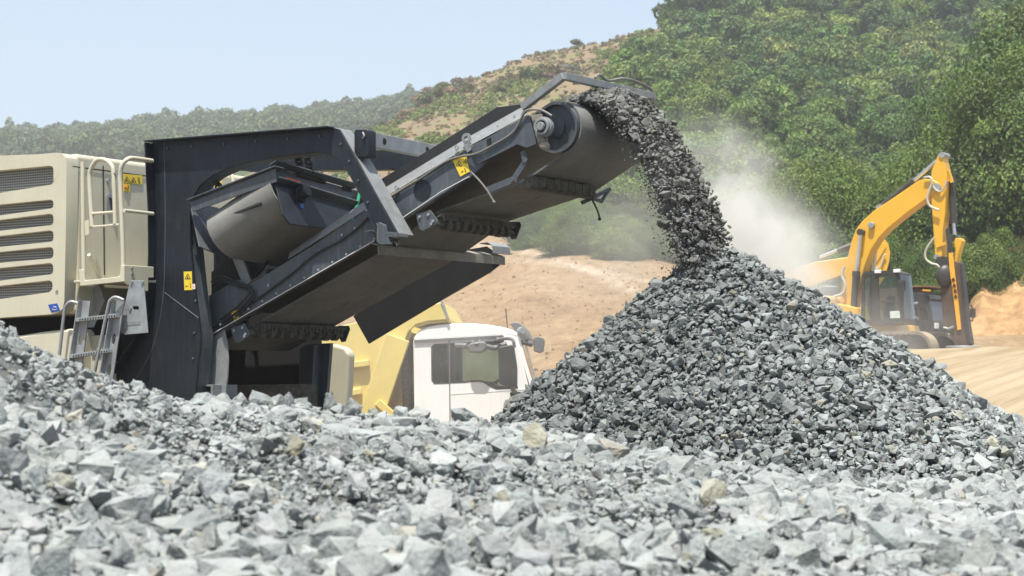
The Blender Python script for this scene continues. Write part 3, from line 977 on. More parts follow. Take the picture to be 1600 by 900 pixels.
# scrub on the bare slope: low tufts everywhere, green in patches, and taller dry brush towards the ridge
def on_slope(px, dd_): return float(forest_mask(px, dd_)) < 0.5
tufts_g, tufts_b, brush = [], [], []
for i in range(9000):
    dd_ = rs.uniform(150, 306); px = rs.uniform(520, 1120)
    if not on_slope(px, dd_): continue
    g = float(fbm(px * 0.011, dd_ * 0.035, 3, 77))
    if g > 0.55: tufts_g.append(((px - 800) * dd_ / F, dd_, rs.uniform(0.35, 0.9), rs.uniform(0.5, 1.0)))
    elif rs.random() < 0.16 + 0.45 * (dd_ > 262): tufts_b.append(((px - 800) * dd_ / F, dd_, rs.uniform(0.3, 0.8), rs.uniform(0.4, 1.0)))
for i in range(170):
    dd_ = rs.uniform(262, 303); px = rs.uniform(560, 905)
    if float(vnoise(px * 0.015, dd_ * 0.06, 79)) < 0.42: continue
    brush.append(((px - 800) * dd_ / F, dd_, rs.uniform(0.45, 0.95), rs.uniform(0.6, 1.0)))
PAL_G = [(0.17, 0.225, 0.07), (0.20, 0.24, 0.08), (0.15, 0.20, 0.065)]
PAL_B = [(0.24, 0.19, 0.135), (0.27, 0.20, 0.14), (0.22, 0.19, 0.12), (0.19, 0.195, 0.09)]
PAL_R = [(0.21, 0.175, 0.13), (0.15, 0.185, 0.07), (0.13, 0.17, 0.06), (0.23, 0.185, 0.14), (0.17, 0.18, 0.085)]
for nm, sp_, pal, kw, lab in (('grass', tufts_g, PAL_G, (0.22, 5, 13, 1.1, 0.6), 'light green grass patches on the bare upper slope'),
                              ('dry_scrub', tufts_b, PAL_B, (0.22, 5, 13, 1.0, 0.6), 'dry brown tufts on the bare upper slope'),
                              ('brush', brush, PAL_R, (0.26, 12, 36, 2.0, 1.5), 'tall dry brush along the bare ridge')):
    ob = mass(nm, sp_, kw[0], kw[1], kw[2], kw[3], kw[4], [M_mass], 600, pal)
    tag(ob, lab, 'scrub')
# clods and loose stone on the cut bank behind the truck
n_ = 1800
cd = rng.uniform(46, 118, n_); cpx = rng.uniform(600, 1120, n_)
cx_ = (cpx - 800) * cd / F
cs = np.clip(np.exp(rng.normal(np.log(0.038), 0.45, n_)), 0.02, 0.16)
cpos = np.stack([cx_, cd, ground_z(cx_, cd) + cs * 0.1], -1)
M_clod = mat('soil_clods', (0.245, 0.17, 0.10), rough=0.95, var=0.3, scale=2, attr='tint', spec=0.1)
cme = stones_mesh('clods', LIB, cpos, cs, [M_clod], rots=rand_rot(n_, 0.5), tints=stone_tints(n_, 0.0, 0.22))
tag(link_mesh('clods', cme), 'clods of dry earth scattered over the bare bank', 'earth', kind='stuff')

# ================================================================== AIR
def volume_mat(name, col, dens, aniso=0.2, nodes=None):
    m = bpy.data.materials.new(name); m.use_nodes = True
    n = m.node_tree.nodes; l = m.node_tree.links
    n.remove(n['Principled BSDF'])
    v = n.new('ShaderNodeVolumePrincipled')
    v.inputs['Color'].default_value = (*col, 1); v.inputs['Density'].default_value = dens; v.inputs['Anisotropy'].default_value = aniso
    l.new(v.outputs[0], n['Material Output'].inputs['Volume'])
    if nodes: nodes(n, l, v)
    return m
hz = MB().box((0, 440, 75), (900, 0, 0), (0, 500, 0), (0, 0, 80))
haze = hz.build('haze', volume_mat('haze_air', (0.92, 0.95, 1.0), 0.00042, 0.0))
tag(haze, 'thin pale haze in the summer air over the quarry', 'haze', kind='stuff')

def dust_nodes(center, radii, dens, scale, thr, seed, fall=1.2):
    def f(n, l, v):
        tc = n.new('ShaderNodeTexCoord')
        mp = n.new('ShaderNodeVectorMath'); mp.operation = 'DIVIDE'; mp.inputs[1].default_value = radii
        l.new(tc.outputs['Object'], mp.inputs[0])
        ln = n.new('ShaderNodeVectorMath'); ln.operation = 'LENGTH'; l.new(mp.outputs[0], ln.inputs[0])
        fo = n.new('ShaderNodeMapRange'); fo.interpolation_type = 'SMOOTHSTEP'
        fo.inputs['From Min'].default_value = 1.0; fo.inputs['From Max'].default_value = 0.1; fo.inputs['To Min'].default_value = 0; fo.inputs['To Max'].default_value = 1
        l.new(ln.outputs['Value'], fo.inputs['Value'])
        ofs = n.new('ShaderNodeVectorMath'); ofs.operation = 'ADD'; ofs.inputs[1].default_value = (seed * 7.1, seed * 3.3, seed)
        l.new(tc.outputs['Object'], ofs.inputs[0])
        t = n.new('ShaderNodeTexNoise'); t.inputs['Scale'].default_value = scale; t.inputs['Detail'].default_value = 4; t.inputs['Distortion'].default_value = 0.6
        l.new(ofs.outputs[0], t.inputs['Vector'])
        r = n.new('ShaderNodeMapRange'); r.inputs['From Min'].default_value = thr; r.inputs['From Max'].default_value = thr + 0.3
        l.new(t.outputs['Fac'], r.inputs['Value'])
        m = n.new('ShaderNodeMath'); m.operation = 'MULTIPLY'; l.new(fo.outputs[0], m.inputs[0]); l.new(r.outputs[0], m.inputs[1])
        m2 = n.new('ShaderNodeMath'); m2.operation = 'MULTIPLY'; m2.inputs[1].default_value = dens; l.new(m.outputs[0], m2.inputs[0])
        l.new(m2.outputs[0], v.inputs['Density'])
    return f
def dust(px, py, d, rad, dens, scale, thr, seed, label, tilt=0.0, col=(0.96, 0.94, 0.89)):
    c = P(px, py, d)
    m = MB().ball((0, 0, 0), 1.0, 10, rad)
    o = m.build('dust_cloud', volume_mat('airborne_dust', col, 0, 0.1, dust_nodes(c, rad, dens, scale, thr, seed)), smooth=True)
    me = o.data
    # MB.build centred the mesh on its own base: put the middle back at the object's origin
    for v_ in me.vertices: v_.co.z += -rad[2]
    o.location = c
    o.rotation_euler = (0, R(tilt), 0)
    tag(o, label, 'dust', kind='stuff')
    return o
dust(1140, 320, PD + 1.6, (0.75, 1.4, 1.15), 2.1, 2.6, 0.40, 1, 'pale dust billowing up to the right of the falling stone', tilt=-35)
dust(1195, 405, PD + 2.4, (1.05, 2.0, 0.75), 2.1, 2.2, 0.38, 2, 'drifting dust behind the right flank of the pile', tilt=30)
dust(1005, 350, PD + 0.3, (0.42, 0.9, 0.80), 0.55, 2.4, 0.34, 3, 'dust hanging below the left edge of the falling stone', tilt=20)
dust(930, 380, 21.5, (2.3, 2.5, 1.5), 0.10, 0.9, 0.30, 4, 'thin dust between the conveyor and the bare bank')
dust(1290, 530, 50, (5.5, 5.0, 1.6), 0.075, 0.5, 0.30, 5, 'ground dust around the excavator tracks')
dust(640, 560, 22.5, (2.6, 2.0, 1.4), 0.10, 0.9, 0.30, 6, 'thin dust between the crusher and the tipper truck')
# ================================================================== MOBILE CRUSHER
M_cream = mat('cream_paint', (0.53, 0.50, 0.375), rough=0.42, var=0.06, scale=2.5, dust=0.45, dust_col=(0.42, 0.39, 0.31), streak=0.22, bump=0.05, bump_scale=6)
M_navy = mat('navy_paint', (0.008, 0.0115, 0.0165), rough=0.45, var=0.18, scale=3, spec=0.35, dust=0.16, dust_col=(0.09, 0.095, 0.095), streak=0.10, dirt_shade=0.25, dirt_shade_col=(0.035, 0.04, 0.045), bump=0.08, bump_scale=18)
M_slate = mat('slate_paint', (0.048, 0.062, 0.075), rough=0.5, var=0.2, scale=4, dust=0.5, dust_col=(0.20, 0.20, 0.185), streak=0.3, dirt_shade=0.35, dirt_shade_col=(0.03, 0.03, 0.03), bump=0.1, bump_scale=20)
M_steel = mat('worn_steel', (0.21, 0.225, 0.23), rough=0.55, metal=0.15, var=0.2, scale=5, dust=0.45, dust_col=(0.32, 0.31, 0.28), dirt_shade=0.45, dirt_shade_col=(0.07, 0.065, 0.06), bump=0.12, bump_scale=30)
M_galv = mat('galvanised_steel', (0.30, 0.32, 0.325), rough=0.5, metal=0.35, var=0.18, scale=7, dust=0.3, dirt_shade=0.3, dirt_shade_col=(0.12, 0.125, 0.125))
M_belt = mat('conveyor_belt', (0.125, 0.128, 0.122), rough=0.75, var=0.25, scale=3, dust=0.55, dust_col=(0.235, 0.235, 0.215), stretch=(0.7, 0.7, 0.7), streak=0.25, bump=0.12, bump_scale=25, dirt_shade=0.3, dirt_shade_col=(0.05, 0.048, 0.042))
M_dbelt = mat('dusty_belt', (0.15, 0.15, 0.138), rough=0.85, var=0.16, scale=4, dust=0.6, dust_col=(0.34, 0.335, 0.305), bump=0.1, bump_scale=30)
M_rubber = mat('black_rubber', (0.016, 0.017, 0.018), rough=0.55, var=0.25, scale=4, dust=0.12, dust_col=(0.1, 0.1, 0.09), bump=0.05, bump_scale=15)
M_grime = mat('caked_grime', (0.085, 0.08, 0.065), rough=0.95, var=0.45, scale=14, bump=1.0, bump_scale=40, dust=0.4, dust_col=(0.15, 0.14, 0.115), dirt_shade=0.6, dirt_shade_col=(0.02, 0.02, 0.018))
M_tan = mat('dusty_steel_lip', (0.22, 0.205, 0.165), rough=0.8, var=0.2, scale=5, dust=0.4, dirt_shade=0.4, dirt_shade_col=(0.10, 0.085, 0.06), bump=0.15, bump_scale=30)
M_dark = mat('dark_inside', (0.006, 0.006, 0.006), rough=0.8, var=0.3, scale=4)  # near-black, puts the deep shade of gaps and hollows into the colour
M_yellow_l = mat('label_yellow', (0.75, 0.55, 0.03), rough=0.45, var=0.05, dust=0.25)
M_black_l = mat('label_black', (0.015, 0.015, 0.015), rough=0.5, var=0.05)
M_white_l = mat('label_white', (0.7, 0.7, 0.68), rough=0.5, var=0.05)
M_orange_l = mat('label_orange', (0.65, 0.12, 0.03), rough=0.5, var=0.08)
M_blue_l = mat('label_blue', (0.02, 0.07, 0.32), rough=0.4, var=0.05)
M_green = mat('green_hose', (0.0, 0.22, 0.11), rough=0.5, var=0.1)
M_hose = mat('grey_hose', (0.11, 0.11, 0.10), rough=0.6, var=0.2, dust=0.5)
M_chain = mat('chain_steel', (0.05, 0.045, 0.04), rough=0.6, metal=0.5, var=0.3)

def screen_mat():
    m = bpy.data.materials.new('wire_screen'); m.use_nodes = True
    n = m.node_tree.nodes; l = m.node_tree.links
    b = n['Principled BSDF']; b.inputs['Roughness'].default_value = 0.6
    tc = n.new('ShaderNodeTexCoord')
    sx = n.new('ShaderNodeSeparateXYZ'); 
    mp = n.new('ShaderNodeMapping'); mp.inputs['Rotation'].default_value = (0, 0, R(33)); l.new(tc.outputs['Object'], mp.inputs[0]); l.new(mp.outputs[0], sx.inputs[0])
    outs = []
    for ax in ('X', 'Z'):
        a = n.new('ShaderNodeMath'); a.operation = 'MULTIPLY'; a.inputs[1].default_value = 1 / 0.024; l.new(sx.outputs[ax], a.inputs[0])
        f = n.new('ShaderNodeMath'); f.operation = 'FRACT'; l.new(a.outputs[0], f.inputs[0])
        c = n.new('ShaderNodeMath'); c.operation = 'LESS_THAN'; c.inputs[1].default_value = 0.30; l.new(f.outputs[0], c.inputs[0])
        outs.append(c)
    mx = n.new('ShaderNodeMath'); mx.operation = 'MAXIMUM'; l.new(outs[0].outputs[0], mx.inputs[0]); l.new(outs[1].outputs[0], mx.inputs[1])
    nz = n.new('ShaderNodeTexNoise'); nz.inputs['Scale'].default_value = 3; l.new(tc.outputs['Object'], nz.inputs['Vector'])
    mm = n.new('ShaderNodeMix'); mm.data_type = 'RGBA'; mm.inputs['A'].default_value = (0.03, 0.032, 0.034, 1); mm.inputs['B'].default_value = (0.30, 0.30, 0.28, 1)
    l.new(mx.outputs[0], mm.inputs['Factor']); l.new(mm.outputs['Result'], b.inputs['Base Color'])
    return m
M_screen = screen_mat()

def side_prism(m, px_pts, w, th, fr=None):
    fr = fr or K
    return m.prism([fr.pw(x, y, w) for x, y in px_pts], fr.W * th)
def end_prism(m, px_pts, a, th, fr=None):
    fr = fr or K
    return m.prism([fr.pa(x, y, a) for x, y in px_pts], -fr.A * th)
def holed(m, outer, holes, off):
    """flat plate with holes: outline and hole loops as 3-D points, pushed along off"""
    bm = bmesh.new()
    loops = []
    for lp in [outer] + holes:
        vs = [bm.verts.new(p) for p in lp]
        es = [bm.edges.new((vs[i], vs[(i + 1) % len(vs)])) for i in range(len(vs))]
        loops.append(vs)
    bmesh.ops.triangle_fill(bm, use_beauty=False, edges=bm.edges[:], use_dissolve=False)
    bm.verts.index_update()
    vs = [v.co.copy() for v in bm.verts]
    fs = [[v.index for v in f.verts] for f in bm.faces]
    n = len(vs)
    off = Vector(off)
    allv = vs + [v + off for v in vs]
    allf = fs + [[i + n for i in reversed(f)] for f in fs]
    for lp in loops:
        k = [v.index for v in lp]
        for i in range(len(k)):
            j = (i + 1) % len(k)
            allf.append([k[i], k[j], k[j] + n, k[i] + n])
    bm.free()
    return m.add(allv, allf)
def rrect(x0, y0, x1, y1, r=4, s0=0.0, n=4, left=True):
    """rounded rectangle in picture coordinates, sheared by s0 rows per column"""
    pts = []
    for cx, cy, a0 in ((x1 - r, y0 + r, -90), (x1 - r, y1 - r, 0), (x0 + r, y1 - r, 90), (x0 + r, y0 + r, 180)):
        for k in range(n + 1):
            t = R(a0 + 90 * k / n)
            pts.append((cx + r * math.cos(t), cy + r * math.sin(t)))
    return [(x, y + (x - x1) * -s0) for x, y in pts]

cr = empty('mobile_crusher', K.pt(0, 0.8, 0), 'tracked stone crusher with cream engine housing, navy frame and raised discharge conveyor', 'crusher')

# ---------- engine housing
WG = -0.80
a_h = K.on_w(103, 350, WG)[0]
z_top = K.on_w(95, 238, WG)[1]; z_bot = K.on_w(95, 490, WG)[1]
# body behind the louvred skin
b = MB()
sk = 0.13
b.box(K.pt(a_h - 1.6, (WG + sk + 2.0) / 2, (z_top + z_bot) / 2), K.A * 1.6, K.W * ((2.0 - WG - sk) / 2), Vector((0, 0, (z_top - z_bot) / 2)))
housing = b.build('engine_housing', M_cream, cr, bevel=0.05, segs=4)
# louvred side: one pressed panel with seven openings
def line(px, y0, y83): return y0 + (y83 - y0) * px / 83.0
OPEN = [((267.5, 260), (301, 288)), ((321, 313), (336, 325)), ((345, 335), (360, 351)), ((370, 361), (385, 377)), ((395, 387), (410, 403)), ((420, 412), (438, 428)), ((448, 439), (467, 456))]
outer = [(-170, 249), (60, 241), (88, 238.5), (97, 240), (102.5, 246), (104, 254), (103, 350), (100.5, 470), (98, 482), (92, 488), (80, 491), (-170, 508)]
holes = []
for (t0, t1), (b0, b1) in OPEN:
    h = []; t0 -= 1; t1 -= 1; b0 += 1; b1 += 1
    r = min(6, (b1 - t1) * 0.4)
    xr = 83.5 - (450 - 260 > 0) * 0 - max(0, (t1 - 400)) * 0.04
    for k in range(5):
        t = R(-90 + 90 * k / 4); h.append((xr - r + r * math.cos(t), line(xr, t0, t1) + r + r * math.sin(t)))
    rb = r if t1 < 430 else 9
    for k in range(5):
        t = R(90 * k / 4); h.append((xr - rb + rb * math.cos(t), line(xr, b0, b1) - rb + rb * math.sin(t)))
    h += [(-140, line(-140, b0, b1)), (-140, line(-140, t0, t1))]
    holes.append(h)
m = MB()
holed(m, [K.pw(x, y, WG) for x, y in outer], [[K.pw(x, y, WG) for x, y in h] for h in holes], K.W * (sk + 0.02))
m.build('louvre_panel', M_cream, housing, bevel=0.012, segs=3)
m = MB(); side_prism(m, [(-160, 262), (86, 256), (84, 462), (-160, 480)], WG + 0.075, 0.02)
m.build('radiator_screen', M_screen, housing)
# lock and sticker on the skin
m = MB(); m.disc(K.pw(88.5, 456, WG - 0.004), K.W, 0.017, 0.02); m.build('lock', M_steel, housing)
m = MB(); side_prism(m, [(75, 476), (89, 474), (94, 486), (80, 488)], WG - 0.004, 0.006); lb = m.build('blue_label', M_blue_l, housing)
m = MB(); m.tube([K.pw(84, 479, WG - 0.006), K.pw(88, 480, WG - 0.006), K.pw(88, 484, WG - 0.006), K.pw(82, 484, WG - 0.006), K.pw(84, 479, WG - 0.006)], 0.003, 6); m.build('pictogram', M_white_l, lb)
# seams, lock, latch, labels on the end wall (it faces along +A)
AE = a_h + 0.003
m = MB()
m.ribbon([K.pa(161, 259, AE), K.pa(163, 430, AE)], K.A * 0.004, 0.010)
m.ribbon([K.pa(113, 260, AE + .001), K.pa(244, 277, AE + .001)], K.A * 0.004, 0.010)
m.build('door_seam', M_dark, housing)
m = MB(); m.disc(K.pa(169, 283, AE), K.A, 0.022, 0.015); m.build('lock', M_galv, housing)
m = MB(); end_prism(m, rrect(167, 303, 176, 332, 4), AE + 0.008, 0.006); lt = m.build('latch', M_galv, housing)
m = MB(); m.tube([K.pa(171, 309, AE + .015), K.pa(175, 312, AE + .02), K.pa(175, 328, AE + .02)], 0.012, 6); m.build('handle', M_black_l, lt)

def triangle_sign(cx, cy, r, P3, mb):
    pts = [P3(cx + r * math.sin(R(a)), cy - r * math.cos(R(a))) for a in (0, 120, 240, 360)]
    mb.tube(pts, 0.0035, 5)
    mb.tube([P3(cx - r * .15, cy - r * .2), P3(cx + r * .1, cy + r * .3)], 0.005, 5)
    mb.tube([P3(cx + r * .2, cy + r * .05), P3(cx - r * .25, cy + r * .33)], 0.004, 5)
def label_plate(quad, P3, off, parent, name='warning_label', matl=None, signs=(), marks=(), mark_mat=None):
    m = MB(); m.prism([P3(x, y) for x, y in quad], off)
    o = m.build(name, matl or M_yellow_l, parent)
    if signs or marks:
        g = MB()
        for cx, cy, r in signs: triangle_sign(cx, cy, r, P3, g)
        for pts in marks: g.tube([P3(x, y) for x, y in pts], 0.004, 5)
        g.build('pictogram', mark_mat or M_black_l, o)
    return o
PE = lambda x, y: K.pa(x, y, AE + 0.006)
label_plate([(193, 271.5), (222.5, 274), (222.5, 288.5), (193, 285.5)], PE, -K.A * 0.004, housing, signs=[(198, 281, 5.5), (208, 282.5, 5.5)], marks=[[(215, 277), (218, 280), (215, 283)], [(217, 283), (219, 287)]])
label_plate([(193, 286.5), (203, 287.5), (203, 300), (193, 299)], PE, -K.A * 0.004, housing, marks=[[(200, 289), (201, 292), (199, 297)]])
m = MB(); m.tube([PE(194, 292.5), PE(198, 292.8)], 0.012, 6); m.build('red_hand_mark', M_orange_l, housing)

# ---------- platform, railing, ladder
WP = -0.74
a_p = K.on_w(194, 430, WP)[0]
pl = MB()
side_prism(pl, [(123, 421), (130, 421), (132, 438), (187, 432), (188, 415), (194, 414), (194, 440), (125, 447)], WP, 0.02)
end_prism(pl, [(194.3, 414), (240.5, 417), (240.5, 434), (232, 434), (232, 455), (225, 455), (224.5, 438), (200, 446), (194.3, 440)], a_p - 0.001, 0.02)
zf = K.on_w(160, 438, WP)[1]
pl.box(K.pt((a_h + a_p) / 2 - 0.01, WP + 0.55, zf + 0.0), K.A * ((a_p - a_h) / 2 - 0.015), K.W * 0.52, Vector((0, 0, 0.012)))
plat = pl.build('platform', M_cream, cr, bevel=0.006)
m = MB()
for x, y in ((206, 419), (206, 428)): m.disc(K.pa(x, y, a_p + 0.001), K.A, 0.012, 0.012, 8)
m.build('bolt', M_steel, plat)
T = 0.021
rl = MB(); wq = WP + 0.03
rl.tube([K.pw(131, 440, wq), K.pw(129, 253, wq)], T, 12)
rl.tube([K.pw(186, 436, wq), K.pw(192.5, 415, wq), K.pw(188.5, 300, wq), K.pw(188, 275, wq), K.pw(190.5, 258, wq), K.pa(200, 248.5, a_p - .02), K.pa(210, 247.5, a_p - .02), K.pa(238, 251.5, a_p - .02)], T, 12, 5)
rl.tube([K.pa(194, 329, a_p - .02), K.pa(239, 334, a_p - .02)], T * 0.85, 12)
rl.tube([K.pw(139, 398, WP + .02), K.pw(157, 438, WP + .3)], T * 0.8, 10)
rail = rl.build('railing', M_cream, cr, smooth=True)
gt = MB()
gt.tube([K.pw(144, 354, wq), K.pw(140, 285, wq), K.pw(141.5, 266, wq), K.pw(150, 251.5, wq), K.pw(161, 249, wq), K.pw(172, 256, wq), K.pw(177.5, 272, wq), K.pw(180, 350, wq)], T, 12, 5)
gt.tube([K.pw(144, 334, wq), K.pw(178, 331.5, wq)], T * 0.7, 10)
gt.tube([K.pw(140, 355, wq), K.pw(187, 351, wq)], T * 0.55, 8)
gate = gt.build('gate', M_cream, rail, smooth=True)
m = MB(); m.tube([K.pw(184.5, 270, wq), K.pw(185, 290, wq)], 0.014, 8); m.bar(K.pw(176, 270.5, wq - .01), K.pw(188, 269.5, wq - .01), .012, .012); m.bar(K.pw(183, 284.5, wq - .01), K.pw(188, 284, wq - .01), .012, .012); m.build('hinge', M_galv, rail)
m = MB(); side_prism(m, [(132, 345), (138, 343), (139, 366), (133, 368)], wq - .03, .015); m.build('stop_bracket', M_cream, rail)
# hangers and ladder
ld = MB(); wl = WP + 0.04
hold = [[K.pw(x, y, wl) for x, y in rrect(207, 478.5, 217, 484, 2.5)]]
holed(ld, [K.pw(x, y, wl) for x, y in ((203, 438), (224, 438), (231, 520), (195, 523), (189, 520), (188, 501), (193, 484))], hold, K.W * 0.012)
hang = ld.build('ladder_hanger', M_galv, cr, bevel=0.004)
m = MB(); side_prism(m, [(134, 446), (156, 446), (163, 470), (146, 512), (128, 512), (124, 480)], wl + 0.25, 0.012); m.build('ladder_hanger', M_galv, cr, bevel=0.004)
m = MB()
for x, y in ((206, 441), (223, 441), (204, 482), (196, 511)): m.disc(K.pw(x, y, wl - 0.001), -K.W, 0.016, 0.012, 8)
m.build('bolt', M_steel, hang)
m = MB(); side_prism(m, [(199, 503), (219, 502), (219, 507), (199, 508)], wl - .004, .004); m.build('slot_plate', M_steel, hang)
la = MB(); wn = wl - 0.06
for (tx, ty, bx, by) in ((134, 470, 108, 640), (187, 468, 158, 640)):
    outer_ = [(tx - 6, ty), (tx + 7, ty), (bx + 11, by), (bx - 6, by)]
    hs = []
    for fr_ in (0.36, 0.64, 0.9):
        cx = tx + (bx + 3 - tx) * fr_; cy = ty + (by - ty) * fr_
        hs.append([K.pw(cx - 0.15 * (y) + x, cy + y, wn) for x, y in [(3 * math.cos(R(a)), 9 * math.sin(R(a))) for a in range(0, 360, 30)]])
    holed(la, [K.pw(x, y, wn) for x, y in outer_], hs, K.W * 0.012)
    la.ribbon([K.pw(tx - 6, ty, wn), K.pw(bx - 6, by, wn)], -K.W * 0.05, 0.012)
ladder = la.build('ladder', M_galv, cr, bevel=0.003)
for (x0, y0, x1, y1) in ((122, 500, 184, 493), (112, 557, 172, 548), (104, 612, 164, 604)):
    m = MB(); m.bar(K.pw(x0, y0, wn - .03), K.pw(x1, y1, wn - .03), 0.06, 0.035)
    rg = m.build('rung', M_galv, ladder, bevel=0.003)
    m = MB()
    for k in range(14):
        f = (k + 0.7) / 15; x = x0 + (x1 - x0) * f; y = y0 + (y1 - y0) * f
        m.box(K.pw(x, y, wn - .0615), K.A * .006, K.W * .002, Vector((0, 0, .008)))
    m.build('grip_hole', M_dark, rg)
m = MB(); m.tube([K.pw(90, 580, wn - .06), K.pw(100, 492, wn - .06), K.pw(104, 477, wn - .06), K.pw(111, 471.5, wn - .05), K.pw(121, 474, wn - .02)], 0.016, 10, 4); m.build('grab_rail', M_galv, ladder, smooth=True)
m = MB(); m.tube([K.pw(146, 590, wn - .06), K.pw(168, 484, wn - .06), K.pw(173, 469, wn - .06), K.pw(181, 464.5, wn - .05), K.pw(193, 469, wn - .02)], 0.016, 10, 4); m.build('grab_rail', M_galv, ladder, smooth=True)
# undercarriage below the housing
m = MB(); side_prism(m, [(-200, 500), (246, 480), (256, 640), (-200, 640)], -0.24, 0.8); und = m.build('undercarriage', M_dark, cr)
m = MB(); side_prism(m, [(-200, 535), (30, 524), (60, 519), (108, 513.5), (114, 518), (112, 620), (-200, 640)], WG + 0.06, 0.3); m.build('side_cover', M_cream, und, bevel=0.03, segs=3)
m = MB(); side_prism(m, [(132, 525), (160, 523), (160, 640), (130, 640)], WG + 0.3, 0.2); m.build('side_cover', M_cream, und, bevel=0.02)
# track frame standing on the quarry floor, hidden behind the heap
m = MB()
for w_ in (-0.35, 1.35):
    prof = []
    for k in range(24):
        t = R(15 * k); c = 1.55 if math.cos(t) > 0 else -1.55
        prof.append(K.pt(a_h - 0.9 + c + 0.42 * math.cos(t), w_, 0.42 + 0.42 * math.sin(t)))
    m.prism(prof, K.W * 0.45)
m.build('track', M_rubber, und)
m = MB(); m.box(K.pt(a_h - .5, .8, .75), K.A * 2.3, K.W * .7, Vector((0, 0, .5))); m.build('chassis', M_dark, und)

# ---------- navy frame with the arch (near plate, linings, far twin)
WF = -0.30
ARCH = [(622, 367), (604, 377), (588, 358), (566, 310), (548, 276), (536, 256), (522, 245), (506, 239.5), (488, 238), (440, 244), (390, 253), (358, 262), (332, 274), (313, 289), (302, 306), (297, 328), (297, 380), (303, 440), (310, 495), (313, 524), (312, 545), (309, 570), (303, 640)]
OUT = [(150, 640), (170, 601), (195, 566), (219, 533), (234, 492), (241, 452), (243.5, 400), (243, 330), (237.5, 223), (300, 217.5), (522, 200), (530, 202), (560, 255)]
m = MB(); side_prism(m, OUT + ARCH, WF, 0.025)
plate = m.build('tail_frame', M_navy, cr, bevel=0.004)
# rims welded to the plate's edge: left and top stand out towards the camera, the arch lining runs inwards
m = MB()
m.ribbon([K.pw(x, y, WF - 0.001) for x, y in ((170, 601), (195, 566), (219, 533), (234, 492), (241, 452), (243.5, 400), (243, 330), (237.5, 224))], -K.W * 0.10, 0.014)
m.ribbon([K.pw(x, y, WF - 0.001) for x, y in ((236.5, 222), (300, 217), (522, 199.5))], -K.W * 0.10, 0.014)
m.build('outer_rim', M_navy, plate, bevel=0.003)
m = MB()
m.ribbon([K.pw(x, y, WF + 0.026) for x, y in ARCH[1:]], K.W * 0.17, 0.014)
m.ribbon([K.pw(x, y, WF + 0.026) for x, y in ((237.5, 224), (522, 200.5))], K.W * 0.17, 0.014)
m.build('arch_lining', M_slate, plate, bevel=0.003)
m = MB()
m.ribbon([K.pw(x, y, WF + 0.0262) for x, y in ((524, 200.5), (538, 222), (560, 256), (590, 310), (622, 366))], K.W * 0.22, 0.016)
m.build('brace_flange', M_steel, plate, bevel=0.003)
# weld seams on the plate
m = MB()
m.tube([K.pw(x, y, WF - .001) for x, y in ((257, 224), (258, 300), (258, 380), (256, 450), (250, 500), (238, 545), (215, 590))], 0.005, 6, 3)
m.tube([K.pw(257, 457, WF - .001), K.pw(310, 497, WF - .001)], 0.005, 6)
m.build('weld_seam', M_slate, plate, smooth=True)
# corner bracket with lifting eye
m = MB(); side_prism(m, rrect(553, 202, 575, 246, 4), WF + 0.06, 0.12)
cb = m.build('corner_bracket', M_navy, plate, bevel=0.01)
m = MB(); m.tube([K.pw(567, 207, WF + .05), K.pw(569, 212, WF + .04), K.pw(567, 216, WF + .05)], 0.009, 8, 3); m.build('lifting_eye', M_galv, cb, smooth=True)
# arm across to the far side, far twin of the frame
m = MB(); q0 = K.pw(577, 218, WF + 0.15); q1 = K.pw(683, 239, 1.25)
m.bar(q0, q1, 0.07, 0.13)
arm = m.build('cross_arm', M_galv, plate, bevel=0.006)
m = MB()
for x, y, w_ in ((594, 220, .03), (661, 236, .9)):
    f = (x - 577) / (683 - 577); c = q0.lerp(q1, f)
    m.disc(c - K.A * -0.036, K.A, 0.03, 0.004, 12)
m.build('arm_hole', M_dark, arm)
m = MB(); side_prism(m, [(330, 246), (520, 238), (665, 231.5), (700, 234), (720, 262), (690, 300), (625, 266), (407, 269), (345, 263), (330, 300), (318, 300)], 1.9, 0.03)
m.ribbon([K.pw(345, 263, 1.899), K.pw(407, 269, 1.899), K.pw(625, 266, 1.899)], -K.W * 0.15, 0.014)
m.build('far_frame', M_navy, plate)
# bolts along the brace, the column and the rim; scuffed rust where the column was knocked
m = MB()
for x, y in ((533, 225), (546, 252), (560, 282), (575, 316), (590, 350), (306, 470), (304, 520), (302, 560), (262, 232), (300, 229), (350, 225), (400, 221), (450, 217), (500, 213)):
    m.disc(K.pw(x, y, WF - .001), -K.W, 0.011, 0.010, 8)
m.build('bolt', M_slate, plate)
m = MB(); side_prism(m, [(308, 500), (314, 497), (320, 501), (318, 506), (311, 507)], WF + .10, .004); m.build('rust_scuff', mat('rust', (0.16, 0.07, 0.035), rough=.9, var=.3), plate)
# labels
PF = lambda x, y: K.pw(x, y, WF - 0.004)
label_plate([(287, 424.5), (299.5, 424), (300.5, 453), (288, 453.5)], PF, K.W * 0.003, plate, signs=[(293.5, 433, 5)], marks=[[(290, 447), (293, 447)], [(297, 442), (298, 450)]])
label_plate([(300.5, 444), (304.5, 443.5), (305, 451.5), (301, 452)], PF, K.W * 0.0035, plate, name='inspection_tag', matl=M_white_l, marks=[[(302, 446), (304, 449)]], mark_mat=M_orange_l)

